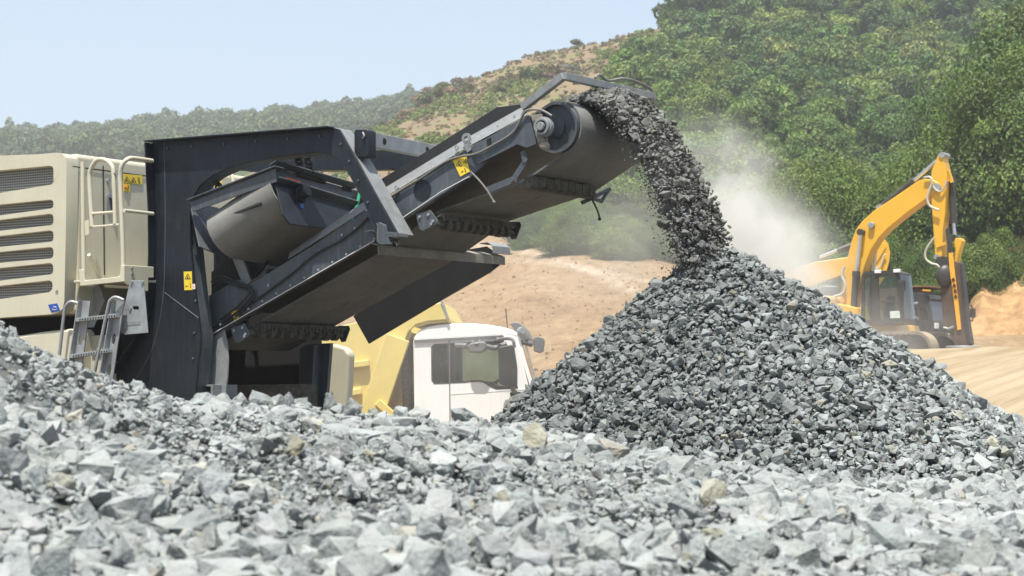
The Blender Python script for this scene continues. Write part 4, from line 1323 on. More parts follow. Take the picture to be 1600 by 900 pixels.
# ---------- discharge conveyor
cv = MB()
side_prism(cv, [(326, 462), (372, 437), (378, 440), (386, 447), (496, 379), (545, 347), (597, 313), (735, 229), (760, 214), (824, 181), (826, 190), (735, 277), (616, 353), (590, 375), (331, 525)], 0.0, 0.03)
cv.ribbon([K.pw(331, 526, -0.001), K.pw(590, 376, -0.001), K.pw(616, 354, -0.001), K.pw(735, 278, -0.001)], -K.W * 0.05, 0.012)
conv = cv.build('conveyor_frame', M_slate, cr, bevel=0.005)
m = MB()
L1 = [(450, 404.5), (597, 311), (735, 227), (824, 179)]; L2 = [(452, 395), (592, 299), (732, 214), (816, 167)]
m.add([K.pw(x, y, -0.012) for x, y in L1] + [K.pw(x, y, 0.10) for x, y in L2] + [K.pw(x, y + 1.2, 0.005) for x, y in L1] + [K.pw(x, y + 2, 0.115) for x, y in L2],
      [[0, 1, 5, 4], [1, 2, 6, 5], [2, 3, 7, 6], [8, 12, 13, 9], [9, 13, 14, 10], [10, 14, 15, 11], [0, 8, 9, 1], [1, 9, 10, 2], [2, 10, 11, 3], [4, 5, 13, 12], [5, 6, 14, 13], [6, 7, 15, 14], [0, 4, 12, 8], [3, 11, 15, 7]])
m.build('flared_flange', M_steel, conv)
m = MB(); side_prism(m, [(584, 292), (590, 283), (680, 228), (776, 167.5), (812, 163), (822, 160), (822, 176), (735, 216), (592, 301)], 0.10, 0.018); m.build('skirt_board', M_rubber, conv, bevel=0.003)
# far side wall and skirt
zs = Vector((0, 0, 1))
far = MB(); side_prism(far, [(440, 470), (720, 300), (900, 190), (925, 215), (760, 330), (480, 500)], 1.44, 0.03); far.build('far_side_wall', M_slate, conv)
m = MB(); side_prism(m, [(552, 494), (576, 537), (700, 463), (765, 426), (781, 413), (784, 402), (760, 385), (700, 395)], 1.99, 0.016); m.build('hanging_skirt', M_rubber, conv)
# head drum
ctr = K.pt(drum_a, 0.12, drum_z)
RDR = 0.215
m = MB(); m.disc(ctr + K.W * 0.045, K.W, RDR - 0.004, 1.16, 48); m.ring(ctr, K.W, RDR - 0.022, RDR, 0.05, 48)
m.disc(ctr + K.W * 0.022, K.W, 0.075, 0.03, 24)
drum = m.build('head_drum', M_slate, conv, smooth=True)
# belt: one loop, return run traced along its near edge
ret = [K.on_w(x, y, BELT_W0) for x, y in ((816, 285), (745, 309), (685, 330), (590, 398), (500, 449), (405, 503), (330, 545))]
prof = []
for k in range(25):
    t = R(112 - 180 * k / 24 - 6)
    prof.append((drum_a + (RDR + .012) * math.cos(t), drum_z + (RDR + .012) * math.sin(t)))
top0 = (drum_a - 3.6, drum_z + RDR - 3.6 * math.tan(R(25)))
loop = [top0] + prof + ret
m = MB(); m.ribbon([K.pt(a_, BELT_W0, z_) for a_, z_ in loop], K.W * (BELT_W1 - BELT_W0), 0.014)
belt = m.build('conveyor_belt', M_belt, conv, smooth=True)
# pale scuffs on the underside of the belt
RL = [K.on_w(x, y, BELT_W0) for x, y in ((816, 285), (745, 309), (685, 330), (590, 398), (500, 449), (405, 503))]
def belt_under(px, py):
    """point on the return run seen at a pixel"""
    best = None
    for i in range(len(RL) - 1):
        p0 = K.pt(RL[i][0], 0, RL[i][1]); p1 = K.pt(RL[i + 1][0], 0, RL[i + 1][1])
        nrm = (p1 - p0).cross(K.W).normalized()
        r = K.ray(px, py); c = Vector((0, 0, EYE)); q = c + r * ((p0 - c).dot(nrm) / r.dot(nrm))
        a = (q - K.O).dot(K.A)
        if min(RL[i][0], RL[i + 1][0]) <= a <= max(RL[i][0], RL[i + 1][0]): best = q - Vector((0, 0, .010))
    return best
m = MB()
for x0, y0, x1, y1 in ((513, 487, 527, 481), (536, 476, 549, 470), (562, 462, 572, 457), (581, 448, 592, 443), (605, 436, 612, 433), (811, 319, 819, 316), (835, 310, 848, 304)):
    p_, q_ = belt_under(x0, y0), belt_under(x1, y1)
    if p_ and q_: m.bar(p_, q_, 0.018, 0.003)
m.build('scuff', M_dbelt, belt)
# bearing, take-up plate
m = MB(); side_prism(m, [(735, 229), (762, 215), (826, 179), (829, 190), (838, 225), (822, 231), (808, 225.5), (788, 236), (747, 256)], -0.035, 0.012)
tk = m.build('take_up_plate', M_slate, conv, bevel=0.003)
m = MB(); side_prism(m, [(760, 218), (767, 215), (768, 229), (762, 232)], -0.039, 0.005); m.build('adjusting_slot', M_dark, tk)
m = MB(); side_prism(m, [(829, 180), (846, 178), (848, 190), (858, 236), (840, 226)], -0.02, 0.02)
bp = m.build('bearing_plate', M_tan, conv, bevel=0.004)
bc = K.pw(853, 199, -0.02)
m = MB(); m.disc(bc, -K.W, 0.083, 0.05, 28); m.ring(bc - K.W * 0.05, -K.W, 0.05, 0.073, 0.03, 28); m.disc(bc - K.W * .04, -K.W, 0.036, 0.06, 18)
bear = m.build('bearing', M_steel, bp, bevel=0.006)
m = MB(); m.ring(bc - K.W * 0.046, -K.W, 0.037, 0.052, 0.02, 24); m.build('seal', M_rubber, bear)
m = MB(); m.ball(K.pw(851, 228, -0.045), 0.045, 8, (1, .6, .8)); m.ball(K.pw(846, 219, -0.04), 0.035, 8, (1, .6, 1)); m.build('grease_lump', M_tan, bear, smooth=True)
# hydraulic hoses clipped along the frame and dropping to the tail
for k, (dx, dy) in enumerate(((0, 0), (3, 5), (5, 9))):
    m = MB(); m.tube([K.pw(330 + dx, 440 + dy, .02), K.pw(345 + dx, 432 + dy, -.02), K.pw(372 + dx, 441 + dy, -.03), K.pw(392 + dx, 452 + dy, -.03), K.pw(372 + dx, 478 + dy, -.03), K.pw(345 + dx, 499 + dy, -.02)], 0.008, 8, 5); m.build('hydraulic_hose', M_rubber, conv, smooth=True)
for i in range(12):
    f = i / 11; m = MB(); m.disc(K.pw(345 + 240 * f, 507 - 134 * f, -.0515), -K.W, 0.010, 0.008, 8); m.build('bolt', M_galv, conv)
# tie strap and idler arm
m = MB(); m.bar(K.pw(817, 236, 0.0), K.pw(821, 252, 0.0), .05, .012, K.W); m.bar(K.pw(821, 252, 0.012), K.pw(801, 283, 0.012), .05, .012, K.W); m.bar(K.pw(806, 279, 0.0), K.pw(762, 297, 0.0), .055, .012, K.W)
for x, y in ((821, 251), (801, 281)): m.disc(K.pw(x, y, -0.008), -K.W, 0.018, 0.014, 8)
m.build('idler_arm', M_slate, conv)
# belt scraper under the head
a_s = K.on_w(818, 286, 0.06)[0]; z_s = K.on_w(818, 286, 0.06)[1]
m = MB(); m.box(K.pt(a_s + .02, (0.08 + 1.16) / 2, z_s), K.A * 0.028, K.W * 0.54, Vector((0, 0, 0.052)))
for k in range(9): m.box(K.pt(a_s + .05, 0.14 + k * 0.118, z_s + 0.012 + 0.008 * (k % 2)), K.A * 0.02, K.W * 0.054, Vector((0, 0, 0.045)))
scr = m.build('belt_scraper', M_grime, conv, bevel=0.004)
m = MB(); m.tube([K.pt(a_s, 1.12, z_s - .03), K.pt(a_s + .02, 1.32, z_s - .06), K.pt(a_s + .03, 1.42, z_s + .04)], 0.018, 8)
m.bar(K.pt(a_s - .05, 1.1, z_s - .085), K.pt(a_s + .05, 1.42, z_s + .06), .03, .03)
m.build('scraper_arm', M_slate, scr)
m = MB(); m.tube([K.pt(a_s + .02, 1.15, z_s - .05), K.pt(a_s + .05, 1.2, z_s - .15), K.pt(a_s + .06, 1.22, z_s - .22)], 0.009, 6, 4); m.ball(K.pt(a_s + .06, 1.22, z_s - .225), 0.016, 6); m.build('cable', M_rubber, scr, smooth=True)
# roller stations under the belt
def roller_station(plate_px, x0, y0, w_end, drop_z, n):
    a0, z0 = K.on_w(x0, y0, 0.08)
    m = MB(); side_prism(m, plate_px, -0.03, 0.014)
    st_ = m.build('roller_bracket', M_slate, conv, bevel=0.003)
    g = MB()
    for i, (x, y) in enumerate(plate_px[:4]):
        cx = sum(p[0] for p in plate_px) / len(plate_px); cy = sum(p[1] for p in plate_px) / len(plate_px)
        g.disc(K.pw(x * .6 + cx * .4, y * .6 + cy * .4, -0.031), -K.W, 0.014, 0.012, 8)
    g.build('bolt', M_galv, st_)
    m = MB(); m.box(K.pt(a0, (0.05 + w_end) / 2, z0 + 0.06), K.A * 0.045, K.W * ((w_end - 0.05) / 2), Vector((0, 0, 0.018)))
    for k in range(24):
        w_ = 0.08 + (w_end - .15) * k / 23
        m.box(K.pt(a0 + .01, w_, z0 + 0.035 + 0.012 * math.sin(k * 2.3)), K.A * 0.04, K.W * 0.02, Vector((0, 0, 0.022)))
    m.build('bracket_beam', M_grime, st_)
    m = MB(); m.tube([K.pt(a0, 0.0, z0 - 0.01), K.pt(a0, w_end, z0 - 0.01)], 0.028, 12)
    for k in range(n):
        w_ = 0.14 + (w_end - 0.3) * k / (n - 1)
        m.disc(K.pt(a0, w_, z0 - 0.01), K.W, 0.056 + 0.006 * math.sin(k * 3.1), 0.055, 20)
    m.build('roller', M_grime, st_, smooth=True)
    m = MB(); m.prism([K.pt(a0 + u, w_end, z0 + v) for u, v in ((-.06, .09), (.07, .085), (.085, .05), (.03, -.07), (-.02, -.075), (-.05, -.02))], K.W * 0.014)
    m.build('end_plate', M_slate, st_, bevel=0.004)
    return st_
roller_station([(649, 334), (672, 328), (684, 345), (680, 352), (660, 361), (655, 358)], 688, 348, 1.24, 0, 9)
roller_station([(360, 513), (382, 505), (390, 521), (387, 527), (372, 536), (366, 533)], 396, 518, 1.42, 0, 9)
# lip plate across the belt, with its two hooks
a_l, z_l = K.on_w(590, 384, -0.06)
m = MB()
zl0 = K.on_w(590, 398, -0.06)[1]
m.prism([K.pt(a_l, -0.06, z_l), K.pt(a_l, -0.06, zl0), K.pt(a_l + .01, 1.95, zl0 + .01), K.pt(a_l + .01, 1.95, z_l + .01)], K.A * 0.012)
m.prism([K.pt(a_l - .10, -0.06, z_l + .03), K.pt(a_l, -0.06, z_l), K.pt(a_l, 1.95, z_l + .01), K.pt(a_l - .10, 1.95, z_l + .04)], Vector((0, 0, .01)))
lip = m.build('lip_plate', M_tan, conv, bevel=0.003)
for w_ in (-0.09, 1.72):
    m = MB(); m.ribbon([K.pt(a_l - .12, w_, z_l + .13), K.pt(a_l - .03, w_, z_l + .135), K.pt(a_l + .03, w_, z_l + .10), K.pt(a_l + .035, w_, z_l + .03)], K.W * 0.30, 0.012)
    m.build('hook_plate', M_steel, lip, bevel=0.003)
m = MB(); side_prism(m, [(589, 352), (592, 347), (603, 352), (606, 372), (618, 385), (618, 382), (592, 382), (588, 377)], WF - 0.02, 0.02); side_prism(m, [(604, 362), (624, 364), (626, 370), (606, 371)], WF - .02, .12); m.build('strut_foot', M_slate, lip, bevel=0.004)
# rail over the head
hb = [K.pw(817, 168, 0.02), K.pw(881, 119, 0.02), K.pw(1017, 150, 1.36), K.pw(995, 170, 1.36)]
m = MB()
for i in range(3): m.bar(hb[i], hb[i + 1], 0.06, 0.06)
hr_ = m.build('head_guard', M_steel, conv, bevel=0.004)
m = MB(); m.tube([K.pw(930, 122, .5), K.pw(937, 117, .56), K.pw(950, 126, .7), K.pw(975, 123, .95), K.pw(1000, 130, 1.2), K.pw(1018, 141, 1.36), K.pw(1023, 155, 1.38), K.pw(1016, 168, 1.36), K.pw(1003, 173, 1.34)], 0.013, 8, 6); m.build('hose', M_hose, hr_, smooth=True)
m = MB(); m.tube([K.pw(924, 135, .45), K.pw(921, 147, .46)], 0.005, 5); m.tube([K.pw(969, 143, .9), K.pw(958, 154, .9)], 0.005, 5); m.build('tie_wire', M_white_l, hr_)
# cables along the frame
m = MB(); m.tube([K.pw(862, 181, -.05), K.pw(845, 172, -.06), K.pw(825, 172, -.06), K.pw(817, 180, -.06), K.pw(809, 196, -.05), K.pw(798, 210, -.05), K.pw(772, 226, -.05), K.pw(745, 240, -.05), K.pw(718, 245, -.02), K.pw(694, 254, -.02), K.pw(660, 277, -.02), K.pw(625, 298, -.02), K.pw(604, 312, -.02)], 0.010, 8, 6); m.build('cable', M_hose, conv, smooth=True)
m = MB(); m.tube([K.pw(574, 340, -.02), K.pw(560, 355, -.02), K.pw(530, 377, -.02), K.pw(495, 395, -.02), K.pw(460, 424, -.02), K.pw(432, 445, -.02), K.pw(405, 465, -.02), K.pw(380, 480, -.02), K.pw(355, 500, -.02), K.pw(332, 512, -.02)], 0.009, 8, 6); m.build('cable', M_rubber, conv, smooth=True)
m = MB(); m.tube([K.pw(585, 376, -.052), K.pw(470, 442, -.052), K.pw(333, 521, -.052)], 0.004, 6); m.tube([K.pw(733, 276, -.052), K.pw(690, 299, -.05), K.pw(612, 352, -.052)], 0.004, 6); m.build('trip_wire', M_white_l, conv)
for x, y in ((713, 230), (619, 293), (588, 303)):
    m = MB(); m.ring(K.pw(x, y, -.03), K.W, 0.012, 0.022, 0.012, 14); m.bar(K.pw(x, y + 2, -.02), K.pw(x, y + 9, -.02), .018, .018)
    m.build('wire_eye', M_galv, conv)
m = MB(); m.tube([K.pw(735, 268, -.04), K.pw(748, 281, -.06), K.pw(760, 296, -.06), K.pw(771, 314, -.06)], 0.008, 6, 4); m.ball(K.pw(772, 316, -.06), 0.015, 6); m.build('strap_end', M_hose, conv, smooth=True)
m = MB(); m.ring(K.pw(728, 216, -.02), K.W, 0.02, 0.045, 0.014, 20); m.bar(K.pw(728, 222, -.014), K.pw(734, 236, -.014), .05, .012, K.W); m.build('lifting_lug', M_steel, conv)
m = MB(); m.ring(K.pw(660, 297, -.002), K.W * -1, 0.085, 0.092, 0.003, 32); m.disc(K.pw(660, 297, -.001), -K.W, 0.085, 0.001, 32); m.build('cover_disc', M_navy, conv)
m = MB()
for i in range(9):
    f = i / 8; m.disc(K.pw(600 + 205 * f, 306 - 126 * f + 2, 0.05 - .005), -K.W, 0.011, 0.02, 8)
for x, y in ((555, 357), (571, 346), (535, 367), (500, 392), (420, 446)): m.disc(K.pw(x, y, -0.001), -K.W, 0.013, 0.01, 8)
m.build('bolt', M_galv, conv)
PC = lambda x, y: K.pw(x, y, -0.006)
label_plate([(707, 250), (728, 243), (734, 268), (719, 276)], PC, K.W * 0.004, conv, signs=[(717.5, 256.5, 5.5), (728, 252, 4.5)], marks=[[(721, 269), (724, 267)], [(726, 263), (728, 269)]])
label_plate([(361, 487.5), (370.5, 484.5), (374, 501), (366, 504)], PC, K.W * 0.004, conv, signs=[(367, 492, 3.5)], marks=[[(367, 499), (371, 498)]])
# chute below the tail of the conveyor
m = MB(); side_prism(m, [(322, 536), (340, 522), (350, 515), (354, 535), (356, 560), (355, 585), (350, 640), (318, 640)], -0.03, 0.02); ch = m.build('chute', M_galv, conv, bevel=0.003)
m = MB(); side_prism(m, [(468, 545), (480, 538), (516, 536), (508, 640), (466, 640)], 1.40, 0.05); m.ribbon([K.pw(502, 540, 1.395), K.pw(496, 640, 1.395)], -K.W * .12, .02); m.build('chute_leg', M_slate, ch, bevel=0.004)
m = MB(); side_prism(m, [(300, 500), (500, 470), (500, 660), (300, 660)], 1.8, 0.03); side_prism(m, [(340, 470), (420, 420), (480, 420), (430, 480), (360, 505)], .9, .03); m.build('dark_backing', M_dark, ch)  # near-black backing sheets stand in for the shade inside the chute
m = MB(); side_prism(m, [(340, 602), (470, 600), (470, 660), (340, 660)], 0.6, 0.25); m.build('cross_beam', M_grime, ch, bevel=0.01)
m = MB(); holed(m, [K.pw(x, y, -0.16) for x, y in ((305, 601), (332, 601), (332, 622), (305, 622))], [[K.pw(x, y, -0.16) for x, y in ((308, 604), (329, 604), (329, 619), (308, 619))]], K.W * 0.35); m.build('foot_tube', M_steel, ch, bevel=0.003)
m = MB(); side_prism(m, [(505, 548), (510, 540), (520, 538), (538, 543), (545, 553), (543, 600), (538, 660), (500, 660)], 2.15, 0.12); m.build('far_cover', M_cream, und, bevel=0.05, segs=4)
# plates seen inside the arch, below the magnet
m = MB(); side_prism(m, [(330, 425), (365, 400), (420, 405), (400, 432), (345, 458), (330, 462)], 0.25, 0.03); m.build('guard_plate', M_navy, conv, bevel=0.003)
m = MB(); side_prism(m, [(363, 404), (378, 402), (392, 440), (381, 448)], 0.12, 0.02); side_prism(m, [(398, 405), (404, 405), (418, 432), (412, 436)], .3, .02); m.build('guard_strip', M_galv, conv)

m = MB(); side_prism(m, [(296, 345), (318, 540), (430, 470), (520, 400), (575, 345), (530, 335), (430, 330)], 1.25, 0.03); m.build('dark_backing', M_navy, conv)

# ---------- overband magnet hanging in the arch
GA = R(26)
E = K.A * math.cos(GA) + Vector((0, 0, 1)) * math.sin(GA)
N = -K.A * math.sin(GA) + Vector((0, 0, 1)) * math.cos(GA)
Wt = (K.W - Vector((0, 0, 0.07))).normalized()
def ray_plane(px, py, p0, nrm):
    r = K.ray(px, py); c = Vector((0, 0, EYE))
    return c + r * ((Vector(p0) - c).dot(nrm) / r.dot(nrm))
w_t = WF - 0.06
g0 = K.pw(326, 343, w_t + 0.05); g1 = K.pw(429, 288, w_t + 0.05)
Lb = (g1 - g0).dot(E)
RB = 0.225
roll = g0 - N * 0.15 + Wt * 0.16                       # axis of the near roll, lower end
prof = []
for k in range(25):
    t = R(90 + 180 * k / 24); prof.append(roll + Wt * (RB * math.cos(t)) + N * (RB * math.sin(t)))
farr = roll + Wt * 1.5
for k in range(25):
    t = R(-90 + 180 * k / 24); prof.append(farr + Wt * (RB * math.cos(t)) + N * (RB * math.sin(t)))
m = MB(); m.ribbon(prof, E * Lb, 0.014, closed=True)
m.prism([p * 1.0 for p in [q_ + (roll - q_).normalized() * 0.0 for q_ in prof]], E * 0.01) if False else None
gb = None
hoodm = MB()
pa0, pa1 = K.pw(296, 316, w_t - .02), K.pw(430, 263, w_t - .02)
hoodm.prism([pa0, pa1, ray_plane(432, 284, pa0, Wt), ray_plane(301, 331, pa0, Wt)], Wt * 0.014)
hoodm.prism([K.pw(292, 313, w_t - .05), K.pw(430, 260, w_t - .05), K.pw(430, 260, w_t - .05) + Wt * .14, K.pw(292, 313, w_t - .05) + Wt * .14], N * 0.012)
# lower end wall (left) and upper end wall (right, facing the camera's side)
pl0 = roll - E * 0.16
lq = [ray_plane(x, y, pl0, E) for x, y in ((295, 316), (310, 386), (345, 401))]
lw = [lq[0], lq[1], lq[2], lq[2] + Wt * 1.0, lq[1] + Wt * 1.5, lq[0] + Wt * 1.6]
hoodm.prism(lw, E * 0.014)
magnet = hoodm.build('magnet_separator', M_slate, cr, bevel=0.003)
mb_ = m.build('magnet_belt', M_dbelt, magnet, smooth=True)
m = MB(); m.disc(roll + E * 0.03, E, RB - .01, Lb - .06, 32); m.disc(farr + E * 0.03, E, RB - .01, Lb - .06, 32); m.build('roll', M_steel, magnet, smooth=True)
pu0 = roll + E * (Lb + 0.03)
mm_ = lambda x, y: ray_plane(x, y, pu0, E)
m = MB(); m.prism([mm_(x, y) for x, y in ((429, 287), (552, 327), (549, 345), (536, 352), (500, 357.5), (452, 351), (440, 336))], E * 0.014)
m.build('end_wall', M_navy, magnet, bevel=0.003)
m = MB(); m.prism([mm_(x, y) for x, y in ((422, 259), (552, 297), (552, 322), (426, 283))], -E * 0.014)
m.prism([mm_(421, 259), mm_(552, 296), mm_(552, 296) + E * .09, mm_(421, 259) + E * .09], N * .012)
m.prism([mm_(427, 284), mm_(552, 322), mm_(552, 322) + E * .08, mm_(427, 284) + E * .08], N * .012)
m.build('upper_channel', M_slate, magnet, bevel=0.003)
m = MB(); c = mm_(466, 307); m.disc(c, E, 0.075, 0.05, 24); m.disc(c + E * .05, E, 0.058, 0.07, 24); m.build('roll_bearing', M_rubber, magnet, bevel=0.008)
m = MB(); pb = lambda x, y: ray_plane(x, y, roll - N * .02 - Wt * (RB + .015), (Wt - N * .35).normalized()); m.bar(pb(342, 344), pb(408, 318), .03, .025); m.build('belt_cleat', M_rubber, magnet, bevel=.006)
m = MB(); m.prism([pb(345, 333), pb(352, 328), pb(353, 331), pb(346, 336)], -Wt * .02); m.build('bolt', M_steel, magnet)
PM = lambda x, y: mm_(x, y) + E * 0.018 * 0 - E * 0.016
label_plate([(446, 277), (469, 283.5), (469, 289), (446, 284)], lambda x, y: mm_(x, y) + E * .004, E * .003, magnet, name='orange_label', matl=M_orange_l, marks=[[(450, 284.5), (466, 288)]], mark_mat=M_white_l)
label_plate([(534, 289), (548, 292), (550, 301), (535, 298)], lambda x, y: mm_(x, y) + E * .004, E * .003, magnet, name='orange_label', matl=M_black_l, marks=[[(536, 296), (539, 291), (541, 297)]], mark_mat=M_orange_l)
label_plate([(466, 319), (472, 321), (472, 328), (467, 326)], lambda x, y: mm_(x, y) + E * .018, E * .003, magnet, name='blue_label', matl=M_blue_l)
m = MB(); m.tube([mm_(556, 305) + E * .05, mm_(552, 325) + E * .05, mm_(544, 347) + E * .04], 0.016, 8); m.build('green_hose', M_green, magnet, smooth=True)
def chain(p, q, n, r=0.035):
    m = MB()
    d = (q - p) / n
    for i in range(n):
        c = p + d * (i + .5)
        x = d.normalized(); y = (K.W if i % 2 else K.A); y = (y - x * y.dot(x)).normalized()
        pts = [c + x * (d.length * .68 * math.cos(R(t))) + y * (r * math.sin(R(t))) for t in range(0, 361, 36)]
        m.tube(pts, 0.011, 6)
    return m.build('chain', M_chain, magnet, smooth=True)
chain(K.pw(466, 236, .05), K.pw(467, 262, .15), 4); chain(K.pw(478, 236, .1), K.pw(486, 270, .2), 5)
chain(K.pw(328, 262, -.1), K.pw(343, 296, -.15), 5)
m = MB(); m.bar(mm_(462, 270), mm_(505, 282), .08, .05, E); m.ball(mm_(500, 273), 0.035, 7); m.ball(mm_(486, 278), .03, 7); m.build('lug', M_chain, magnet)
label_plate([(321, 283), (332, 281), (334, 298), (323, 300)], lambda x, y: K.pw(x, y, 1.0), K.W * .004, housing, name='blue_label', matl=M_blue_l, marks=[[(326, 286), (329, 285.5)], [(326, 290), (330, 289)], [(327, 294), (330, 293.5)]], mark_mat=M_white_l)
label_plate([(334, 281), (346, 279), (347, 296), (335, 298)], lambda x, y: K.pw(x, y, 1.0), K.W * .004, housing, signs=[(340, 288, 4.5)])
m = MB(); m.tube([K.pw(337, 268, 1.2), K.pw(352, 266, 1.2), K.pw(361, 272, 1.2), K.pw(365, 290, 1.2), K.pw(366, 320, 1.2)], T, 10, 4); m.build('far_railing', M_cream, rail, smooth=True)
# ================================================================== TIPPER TRUCK BEHIND THE CRUSHER
M_white = mat('white_cab_paint', (0.80, 0.795, 0.77), rough=0.35, var=0.03, scale=2, dust=0.3, dust_col=(0.55, 0.5, 0.42), streak=0.15, dirt_shade_col=(0.5, 0.45, 0.37))
M_ybed = mat('tipper_yellow', (0.64, 0.51, 0.15), rough=0.5, var=0.08, scale=3, dust=0.5, dust_col=(0.58, 0.48, 0.24), streak=0.25, dirt_shade=0.15, dirt_shade_col=(0.42, 0.35, 0.15))
M_plastic = mat('grey_plastic', (0.11, 0.112, 0.115), rough=0.6, var=0.12, scale=5, dust=0.55, dust_col=(0.34, 0.32, 0.28))
M_bplastic = mat('black_plastic', (0.022, 0.022, 0.023), rough=0.5, var=0.15, dust=0.3)
M_seat = mat('seat_cloth', (0.03, 0.032, 0.035), rough=0.9, var=0.2)
M_tyre = mat('tyre_rubber', (0.02, 0.02, 0.02), rough=0.85, var=0.2, dust=0.6, dust_col=(0.28, 0.22, 0.15))
M_pipe = mat('exhaust_sleeve', (0.20, 0.19, 0.17), rough=0.7, metal=0.2, var=0.3, scale=30, dust=0.5)
G_cab = glass_mat('cab_glass', (0.72, 0.80, 0.77), 0.5)
TR = Frame(740, 0, 26.0, 2.5)
def sp_(m, pts, w, th): return m.prism([TR.pw(x, y, w) for x, y in pts], TR.W * th)
tr = empty('tipper_truck', TR.pt(-0.3, 1.15, 0), 'dusty tipper truck with white cab and yellow body behind the crusher', 'truck')
CW = 2.3
side_o = [(645.5, 531), (790, 523.5), (806, 526), (815, 560), (826, 604), (836, 612), (837, 700), (648, 700)]
win1 = [(675, 543), (679, 539), (700, 537.5), (701.5, 598), (679, 598.5), (675.5, 594)]
win2 = [(704, 537.3), (786, 534), (794, 545), (803, 580), (808, 606), (776, 607), (766, 603), (756, 596.5), (747, 595), (704.5, 597.5)]
m = MB()
holed(m, [TR.pw(x, y, 0) for x, y in side_o], [[TR.pw(x, y, 0) for x, y in h] for h in (win1, win2)], TR.W * 0.06)
A_ = lambda x, y: TR.on_w(x, y, 0)
def shifted(pts, w): return [TR.pt(*(lambda az: (az[0], w, az[1]))(A_(x, y))) for x, y in pts]
holed(m, shifted(side_o, CW), [shifted(win2, CW)], TR.W * -0.06)
# rear wall, front below the screen, floor
def cross(m, pts, th, w0=0.06, w1=CW - 0.06): m.ribbon(shifted(pts, w0), TR.W * (w1 - w0), th)
cross(m, [(648, 533), (649, 585)], 0.05); cross(m, [(649, 584), (650, 699)], 0.05)
cross(m, [(833, 612), (834, 699)], 0.06); cross(m, [(650, 690), (833, 690)], 0.06)
cab = m.build('cab', M_white, tr, bevel=0.02)
m = MB(); m.prism([TR.pw(x, y, 0.02) for x, y in ((645, 532), (647, 526), (653, 518), (666, 511), (684, 507), (708, 505.3), (738, 505.3), (763, 507.3), (785, 511), (801, 515.5), (808, 519.5), (810, 527), (790, 524.5))], TR.W * (CW - 0.04))
roof = m.build('roof', M_white, cab, bevel=0.06, segs=4)
m = MB(); m.bar(TR.pw(647, 533, -0.012), TR.pw(787, 525.5, -0.012), 0.03, 0.03); m.build('gutter', M_plastic, cab)
for h, nm in ((win1, 'quarter_window'), (win2, 'door_window')):
    m = MB(); m.prism([TR.pw(x, y, 0.025) for x, y in h], TR.W * 0.006); m.build(nm, G_cab, cab)
    m = MB(); pts = [TR.pw(x, y, -0.004) for x, y in h]; m.ribbon(pts, TR.W * 0.02, 0.028, closed=True); m.build('window_seal', M_bplastic, cab)
    if h is win1: continue
    m = MB(); m.prism([p + TR.W * (CW - .03) for p in [TR.pw(x, y, 0.0) for x, y in h]], -TR.W * 0.006); m.build(nm, G_cab, cab)
m = MB(); m.ribbon(shifted([(810, 527), (821, 565), (834, 611)], 0.06), TR.W * (CW - .12), 0.008); m.build('windscreen', G_cab, cab)
for w_ in (0.03, CW - 0.09):
    m = MB(); m.ribbon(shifted([(808, 524), (819, 565), (833, 611)], w_), TR.W * 0.06, 0.05); m.build('windscreen_pillar', M_white, cab, bevel=.01)
m = MB(); m.bar(TR.pw(702, 532, -0.002), TR.pw(703.5, 690, -0.002), 0.014, 0.006, TR.W); m.build('door_seam', M_plastic, cab)
m = MB(); sp_(m, [(705, 641), (722, 641.5), (724, 644), (724, 652), (705, 652)], -0.02, 0.025); hd = m.build('door_handle', M_bplastic, cab, bevel=.006)
m = MB(); sp_(m, [(710, 648), (718, 648), (718, 651), (710, 651)], -0.026, 0.008); m.build('reflector', mat('reflector_red', (0.5, 0.02, 0.03), rough=0.3), hd)
m = MB(); sp_(m, [(703, 615), (823, 607), (823, 608.6), (703, 616.6)], -0.004, 0.006); m.build('crease', M_white, cab)
m = MB(); m.ribbon(shifted([(651.5, 535), (652, 690)], 0.07), TR.W * (CW - .14), 0.01); m.ribbon(shifted([(652, 533.5), (806, 528)], 0.07), TR.W * (CW - .14), 0.01); m.build('lining', M_seat, cab)
m = MB(); sp_(m, [(704.5, 538.5), (713, 538), (713, 597), (704.5, 597)], 0.012, 0.012); m.build('pillar_trim', M_bplastic, cab)
# inside: seats, wheel, dashboard
for w_ in (0.35, 1.45):
    m = MB()
    s0 = TR.on_w(722, 605, 0)
    m.box(TR.pt(s0[0] + .02, w_ + .25, s0[1] - .30), TR.A * .25, TR.W * .24, Vector((0, 0, .08)))
    m.box(TR.pt(s0[0] - .22, w_ + .25, s0[1] + .04), TR.A * .07 + Vector((0, 0, -.0)), TR.W * .23, Vector((0, 0, .34)) - TR.A * .06)
    m.box(TR.pt(s0[0] - .27, w_ + .25, s0[1] + .46), TR.A * .05, TR.W * .13, Vector((0, 0, .10)))
    m.build('seat', M_seat, cab, bevel=.05, segs=3)
m = MB(); dz = TR.on_w(800, 606, 0); m.box(TR.pt(dz[0] - .02, CW / 2, dz[1] - .10), TR.A * .20, TR.W * (CW / 2 - .1), Vector((0, 0, .12)))
m.build('dashboard', M_bplastic, cab, bevel=.04)
m = MB(); wc = TR.pt(dz[0] - .30, 1.70, dz[1] + .06); ax = (Vector((0, 0, 1)) - TR.A * .5).normalized(); m.ring(wc, ax, .19, .22, .03, 24); m.bar(wc - TR.W * .2, wc + TR.W * .2, .03, .02); m.build('steering_wheel', M_bplastic, cab)
